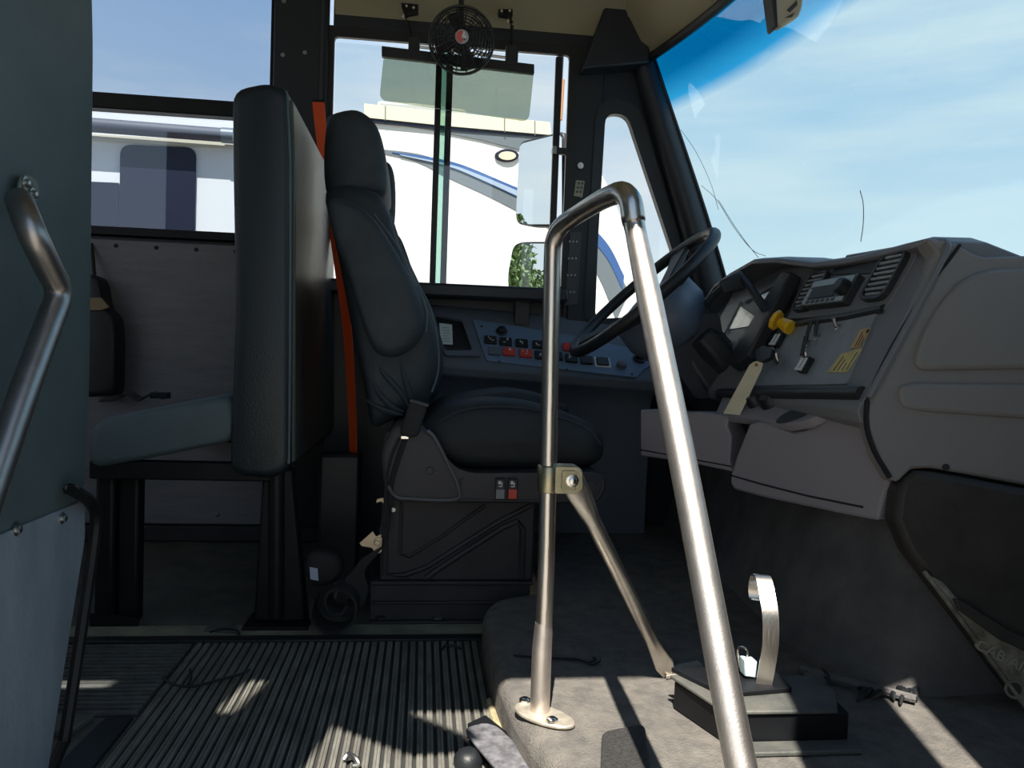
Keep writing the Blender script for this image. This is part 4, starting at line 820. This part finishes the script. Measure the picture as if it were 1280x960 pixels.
em = MB().lathe([(.0175, 0), (.0175, .004), (.016, .005)], FC+fa*.033, fa, mat('emblem_grey', (.40, .42, .46), .4), 24).build('emblem', fn)
def ea(pts): return [FC+fx_*(a*.0165)+fy_*(b*.0165)+fa*.0382 for a, b in pts]
sgn = -1 if (RT.dot(fx_) < 0) else 1
redm = mat('emblem_red', (.60, .10, .08), .4)
half = [(sgn*-.92*math.sin(t), .92*math.cos(t)) for t in [math.pi*i/12 for i in range(13)]]+[(sgn*.25, -.45), (sgn*-.05, -.05), (sgn*.3, .4)]
MB().slab(ea(half), fa*.0008, redm).build('red_field', em)
MB().slab(ea([(sgn*-.05, -.05), (sgn*.35, .15), (sgn*.45, .55), (sgn*.25, .75), (sgn*.1, .35)]), fa*.001, white).slab(ea([(sgn*.1, -.2), (sgn*.55, -.15), (sgn*.7, .1), (sgn*.6, .25), (sgn*.35, .05)]), fa*.001, white).slab(ea([(sgn*.1, -.35), (sgn*.45, -.6), (sgn*.65, -.4), (sgn*.4, -.25)]), fa*.001, mat('emblem_blue', (.08, .10, .2), .4)).build('leaf_mark', em)
MB().tube(spline([FC+fa*-.05, FC+fa*-.075+V((0, .01, .03)), FC+V((0, .10, .13)), FC+V((0, .13, .20))], 4), .008, blackp, 8).build('bracket', fn)
# sun visor
vs = thing('sun_visor', PY(574, 100, 2.16), 'smoked green-grey see-through sun visor hanging across the driver window', 'sun visor')
MB().slab(rounded(pxo(((480, 66), (668, 84), (661, 152), (474, 125)), 2.16), .022, 5), (0, .004, 0), g_visor).build('panel', vs)
vr = MB().slab(pxo(((477, 57), (668, 80), (668, 92), (477, 70)), 2.152), (0, .018, 0), blackp).build('hinge_bar', vs, bevel=.002)
for k, pts in enumerate((((504, 8), (509, 24), (517, 62)), ((632, 14), (640, 30), (639, 72)))):
    a_ = MB().tube([PY(*pts[0], 2.36), PY(*pts[1], 2.30), PY(*pts[2], 2.165)], .0055, blackm, 8).build('arm', vs)
    MB().slab(pxo(((pts[0][0]-3, pts[0][1]-5), (pts[0][0]+19, pts[0][1]-3), (pts[0][0]+19, pts[0][1]+6), (pts[0][0]+4, pts[0][1]+9)) if k == 0 else ((pts[0][0]-9, pts[0][1]-3), (pts[0][0]+9, pts[0][1]-3), (pts[0][0]+9, pts[0][1]+6), (pts[0][0]-8, pts[0][1]+3)), 2.355), (0, .03, 0), blackm).build('mount', a_, bevel=.002)
    for p in ((pts[0][0]+4, pts[0][1]), (pts[0][0]+13, pts[0][1]+2)) if k == 0 else ((pts[0][0]-5, pts[0][1]), (pts[0][0]+5, pts[0][1])): MB().disc(PY(*p, 2.354), (0, -1, 0), .0045, .004, chrome, 8).build('screw', a_)
    for p in ((pts[1][0]-5, pts[1][1]-4), (pts[1][0]+1, pts[1][1]+1)): MB().disc(PY(*p, 2.29), (0, -1, 0), .0045, .004, chrome, 8).build('screw', a_)
    bx('hinge_block', tuple(PY(pts[2][0]-7, pts[2][1]+8, 2.15)), tuple(PY(pts[2][0]+8, pts[2][1]-12, 2.172)), blackp, a_, .002)
MB().tube([PY(517, 58, 2.165), PY(545, 61, 2.165), PY(632, 72, 2.165)], .004, bolt_m, 8).build('cross_rod', vs)
# interior mirror head at the top of the windscreen
im = thing('interior_mirror', PX(985, 10, .70), 'beige and black interior mirror end hanging from the windscreen top', 'mirror')
MB().slab(pxo(((964, -60), (1012, -60), (1003, 10), (999, 20), (976, 34), (970, 30)), 1.40), (0, .022, 0), mat('mirror_back_beige', (.42, .38, .28), .5)).build('housing', im, bevel=.004)
MB().slab(pxo(((957, -60), (968, -60), (973, 34), (969, 33)), 1.392), (0, .035, 0), blackp).build('edge', im, bevel=.002)
for a in (((984, 12), (996, 0), (997, 6), (988, 15)), ((982, 22), (994, 15), (990, 21))): MB().slab(pxo(a, 1.398), (0, .004, 0), ink).build('slot', im)
MB().tube([PY(990, -55, 1.43), V((.82, 1.5, 1.60))], .010, blackm, 8).build('stem', im)
# fine cracks and specks on the windscreen
ck_ = MB(); WP0, WN = V((1.0, 2.1, 1.2)), V((-.75, .10, -.45))
for l_ in (((851, 162), (870, 190), (888, 228), (898, 262)), ((877, 232), (896, 250), (918, 285), (940, 312), (957, 320)), ((898, 250), (914, 276), (932, 302), (948, 322)), ((1075, 238), (1079, 255), (1079, 280), (1076, 302))):
    ck_.tube(spline([PX(a, b, 1.02+(320-b)*-.0006) for a, b in l_], 5), .0009, blackp, 4)
c_ = ck_.build('glass_crack', ws); c_['kind'] = 'stuff'

# ================================================================== OUTSIDE MIRRORS
MN = V((-.80, -.58, .0)).normalized()
def mirror(name, pts, p0, label, cnv):
    r = thing(name, sum((PP(*p, p0, MN) for p in pts), V())/len(pts), label, 'side mirror')
    P = rounded([PP(*p, p0, MN) for p in pts], .03, 4); c = sum(P, V())/len(P)
    MB().slab([c+(p-c)*.945+MN*.004 for p in P], -MN*.004, mirror_m).build('glass', r)
    MB().slab([p-MN*.001 for p in P], -MN*.05, mat('mirror_housing', (.012, .014, .018), .5)).build('housing', r, bevel=.006); return r
m1 = mirror('side_mirror', ((649, 177), (705, 163), (705, 283), (660, 283), (644, 279)), V((.42, 2.95, 1.3)), 'tall flat side mirror outside the driver window', 0)
m2 = mirror('side_mirror', ((641, 306), (652, 302), (712, 302), (705, 420), (640, 420), (634, 345)), V((.42, 2.95, .9)), 'lower side mirror outside the driver window, reflecting a tree', 1)
mp_ = thing('mirror_arm', PY(697, 300, 2.98), 'dark vertical mirror arm outside the driver window', 'mirror arm')
MB().tube([PY(701, 70, 3.02), PY(697, 150, 3.02), PY(693, 260, 3.02), PY(690, 480, 3.02)], .012, blackm, 8).build('tube', mp_)
MB().tube([PY(701, 100, 3.03), PY(698, 150, 3.03)], .016, copper, 8).build('cap', mp_)
MB().tube([PY(690, 470, 3.02), V((.60, 2.70, .5)), V((.60, 2.57, .5))], .012, blackm, 8).build('bracket', mp_)

# ================================================================== CAMPER OUTSIDE AND TREES
RP0 = V((0, 5.5, 1)); RN = V((.11, -1, 0)).normalized(); RX = V((1, .11, 0)).normalized(); RB = V((-.11, 1, 0)).normalized()
def RS(px, py, o=0): return PP(px, py, RP0+RN*o, RN)
rv = thing('camper', V((-.5, 6.6, -1.05)), 'large white camper with blue swooshes parked outside the windows', 'camper')
prof = [RS(a, b) for a, b in ((470, 150), (560, 158), (640, 168), (690, 176), (720, 184), (745, 205), (762, 235), (778, 275), (790, 320), (796, 370), (796, 420))]
W0 = RS(470, 150); zt = W0.z
body = prof+[V((prof[-1].x, prof[-1].y, -.3)), RP0+RX*-7+V((0, 0, -.3-1)), RP0+RX*-7+V((0, 0, zt-.02-1))]
bd = MB().slab(body, RB*2.4, rv_w).build('body', rv, smooth=30, bevel=.01)
def deco(pts, mt_, nm, th=.006, o=.002, par=bd, sp=0): return MB().slab([RS(a, b, o) for a, b in pts], RN*th, mt_).build(nm, par)
deco(((455, 131), (560, 142), (686, 154), (688, 170), (560, 159), (455, 148)), rv_cream, 'roof_fascia', .03)
for x_ in (481, 630, 668): deco(((x_, 130+(x_-455)*.1), (x_+1.2, 130+(x_-455)*.1), (x_+1.2, 148+(x_-455)*.1), (x_, 148+(x_-455)*.1)), rv_grey, 'joint', .004, .033)
deco(((455, 147), (560, 158), (690, 169), (690, 173), (560, 163), (455, 153)), rv_dark, 'gutter', .02)
deco(((465, 152), (560, 163), (690, 173), (730, 190), (690, 196), (640, 185), (600, 175), (540, 163)), rv_grey, 'front_fairing', .01)
def curve(pts, n=6): return [(p.x, p.y) for p in spline([V((a, b, 0)) for a, b in pts], n)]
def swoosh(top, bot, mt_, nm, o): deco(curve(top)+curve(bot)[::-1], mt_, nm, .004, o)
swoosh(((470, 186), (520, 192), (560, 204), (620, 226), (690, 258), (730, 284), (762, 318), (786, 366)), ((470, 190), (520, 202), (560, 222), (620, 250), (690, 288), (725, 312), (750, 350), (770, 400)), rv_grey, 'swoosh_grey', .002)
swoosh(((490, 190), (540, 197), (580, 207), (640, 232), (690, 252), (730, 276), (760, 306), (780, 345)), ((490, 191), (540, 202), (580, 216), (640, 244), (690, 268), (730, 292), (758, 322), (778, 362)), rv_blue, 'swoosh_blue', .007)
swoosh(((500, 193), (560, 205), (600, 219), (650, 240), (700, 264), (735, 290)), ((500, 194), (560, 208), (600, 224), (650, 247), (700, 272), (735, 298)), rv_lblue, 'swoosh_light', .012)
lo_ = [RS(633+15*math.cos(t), 195+8*math.sin(t), .0) for t in [2*math.pi*i/20 for i in range(20)]]
lm = MB().slab(lo_, RN*.02, rv_dark).build('side_lamp', bd, bevel=.004)
MB().slab([RS(634+11*math.cos(t), 195+5.5*math.sin(t), .02) for t in [2*math.pi*i/16 for i in range(16)]], RN*.008, mat('lamp_lens', (.62, .55, .42), .2)).build('lens', lm, bevel=.002)
MB().slab([RS(a, b, -.05) for a, b in ((472, 125), (520, 128), (584, 136), (586, 150), (470, 140))], RB*.7, mat('roof_vent_grey', (.40, .42, .42), .5)).build('roof_unit', bd, bevel=.02)
# left part: window, door and awning
wo = rounded([RS(a, b, .002) for a, b in ((151, 181), (246, 185), (243, 320), (149, 320))], .07, 5)
wf = MB().slab(wo, RN*.018, rv_dark).build('window', bd, bevel=.004)
deco(((60, 225), (149, 229), (148, 320), (60, 320)), rv_dark, 'lower_window', .012)
aw = MB().tube([RS(60, 152, .10), RS(280, 169, .10)], .045, awn, 14).build('awning_roller', bd, smooth=60)
MB().tube([RS(277, 168.8, .10), RS(292, 170, .10)], .05, rv_grey, 14).build('awning_end', aw)
MB().slab([RS(a, b, .01) for a, b in ((40, 164), (292, 178), (292, 186), (40, 172))], RN*.012, rv_cream).build('awning_rail', bd)
for x_ in (-5.2, -1.2):
    wl_ = RP0+RX*x_+RB*.10
    MB().lathe([(.32, -.10), (.36, -.06), (.36, .08), (.30, .12)], V((wl_.x, wl_.y, -.69)), RB, mat('tyre', (.02, .02, .02), .8), 24).build('wheel', rv)
bx('chassis', (-6.6, 5.2, -.62), (1.2, 7.1, -.20), rv_dark, rv)
def tree(name, x, y, h, r, seed, label):
    rnd = random.Random(seed); t = thing(name, (x, y, -1.05), label, 'tree', 'trees far behind the bus')
    MB().tube([V((x, y, -1.05)), V((x+.1, y, h*.35)), V((x, y+.1, h*.7))], [.22, .16, .06], bark, 8).build('trunk', t)
    mb = MB()
    for k in range(4500):
        while 1:
            p = V((rnd.uniform(-1, 1), rnd.uniform(-1, 1), rnd.uniform(-1, 1)))
            if .25 < p.length < 1: break
        c = V((x, y, h*.62))+V((p.x*r, p.y*r, p.z*h*.40)); a = V((rnd.uniform(-1, 1), rnd.uniform(-1, 1), rnd.uniform(-1, 1)))  .normalized()*.11; b = a.orthogonal()*.8
        mb.add([c-a, c+b*.5, c+a, c-b*.5], [(0, 1, 2, 3)], leaf)
    f_ = mb.build('foliage', t, smooth=0); f_['kind'] = 'stuff'
tree('tree', -18, 7.7, 5.0, 1.5, 3, 'slim green tree far back, seen in the lower edge of the tall side mirror')
tree('tree', -27, 8.2, 4.0, 2.4, 4, 'broader green tree farthest back, seen low in the side mirrors')
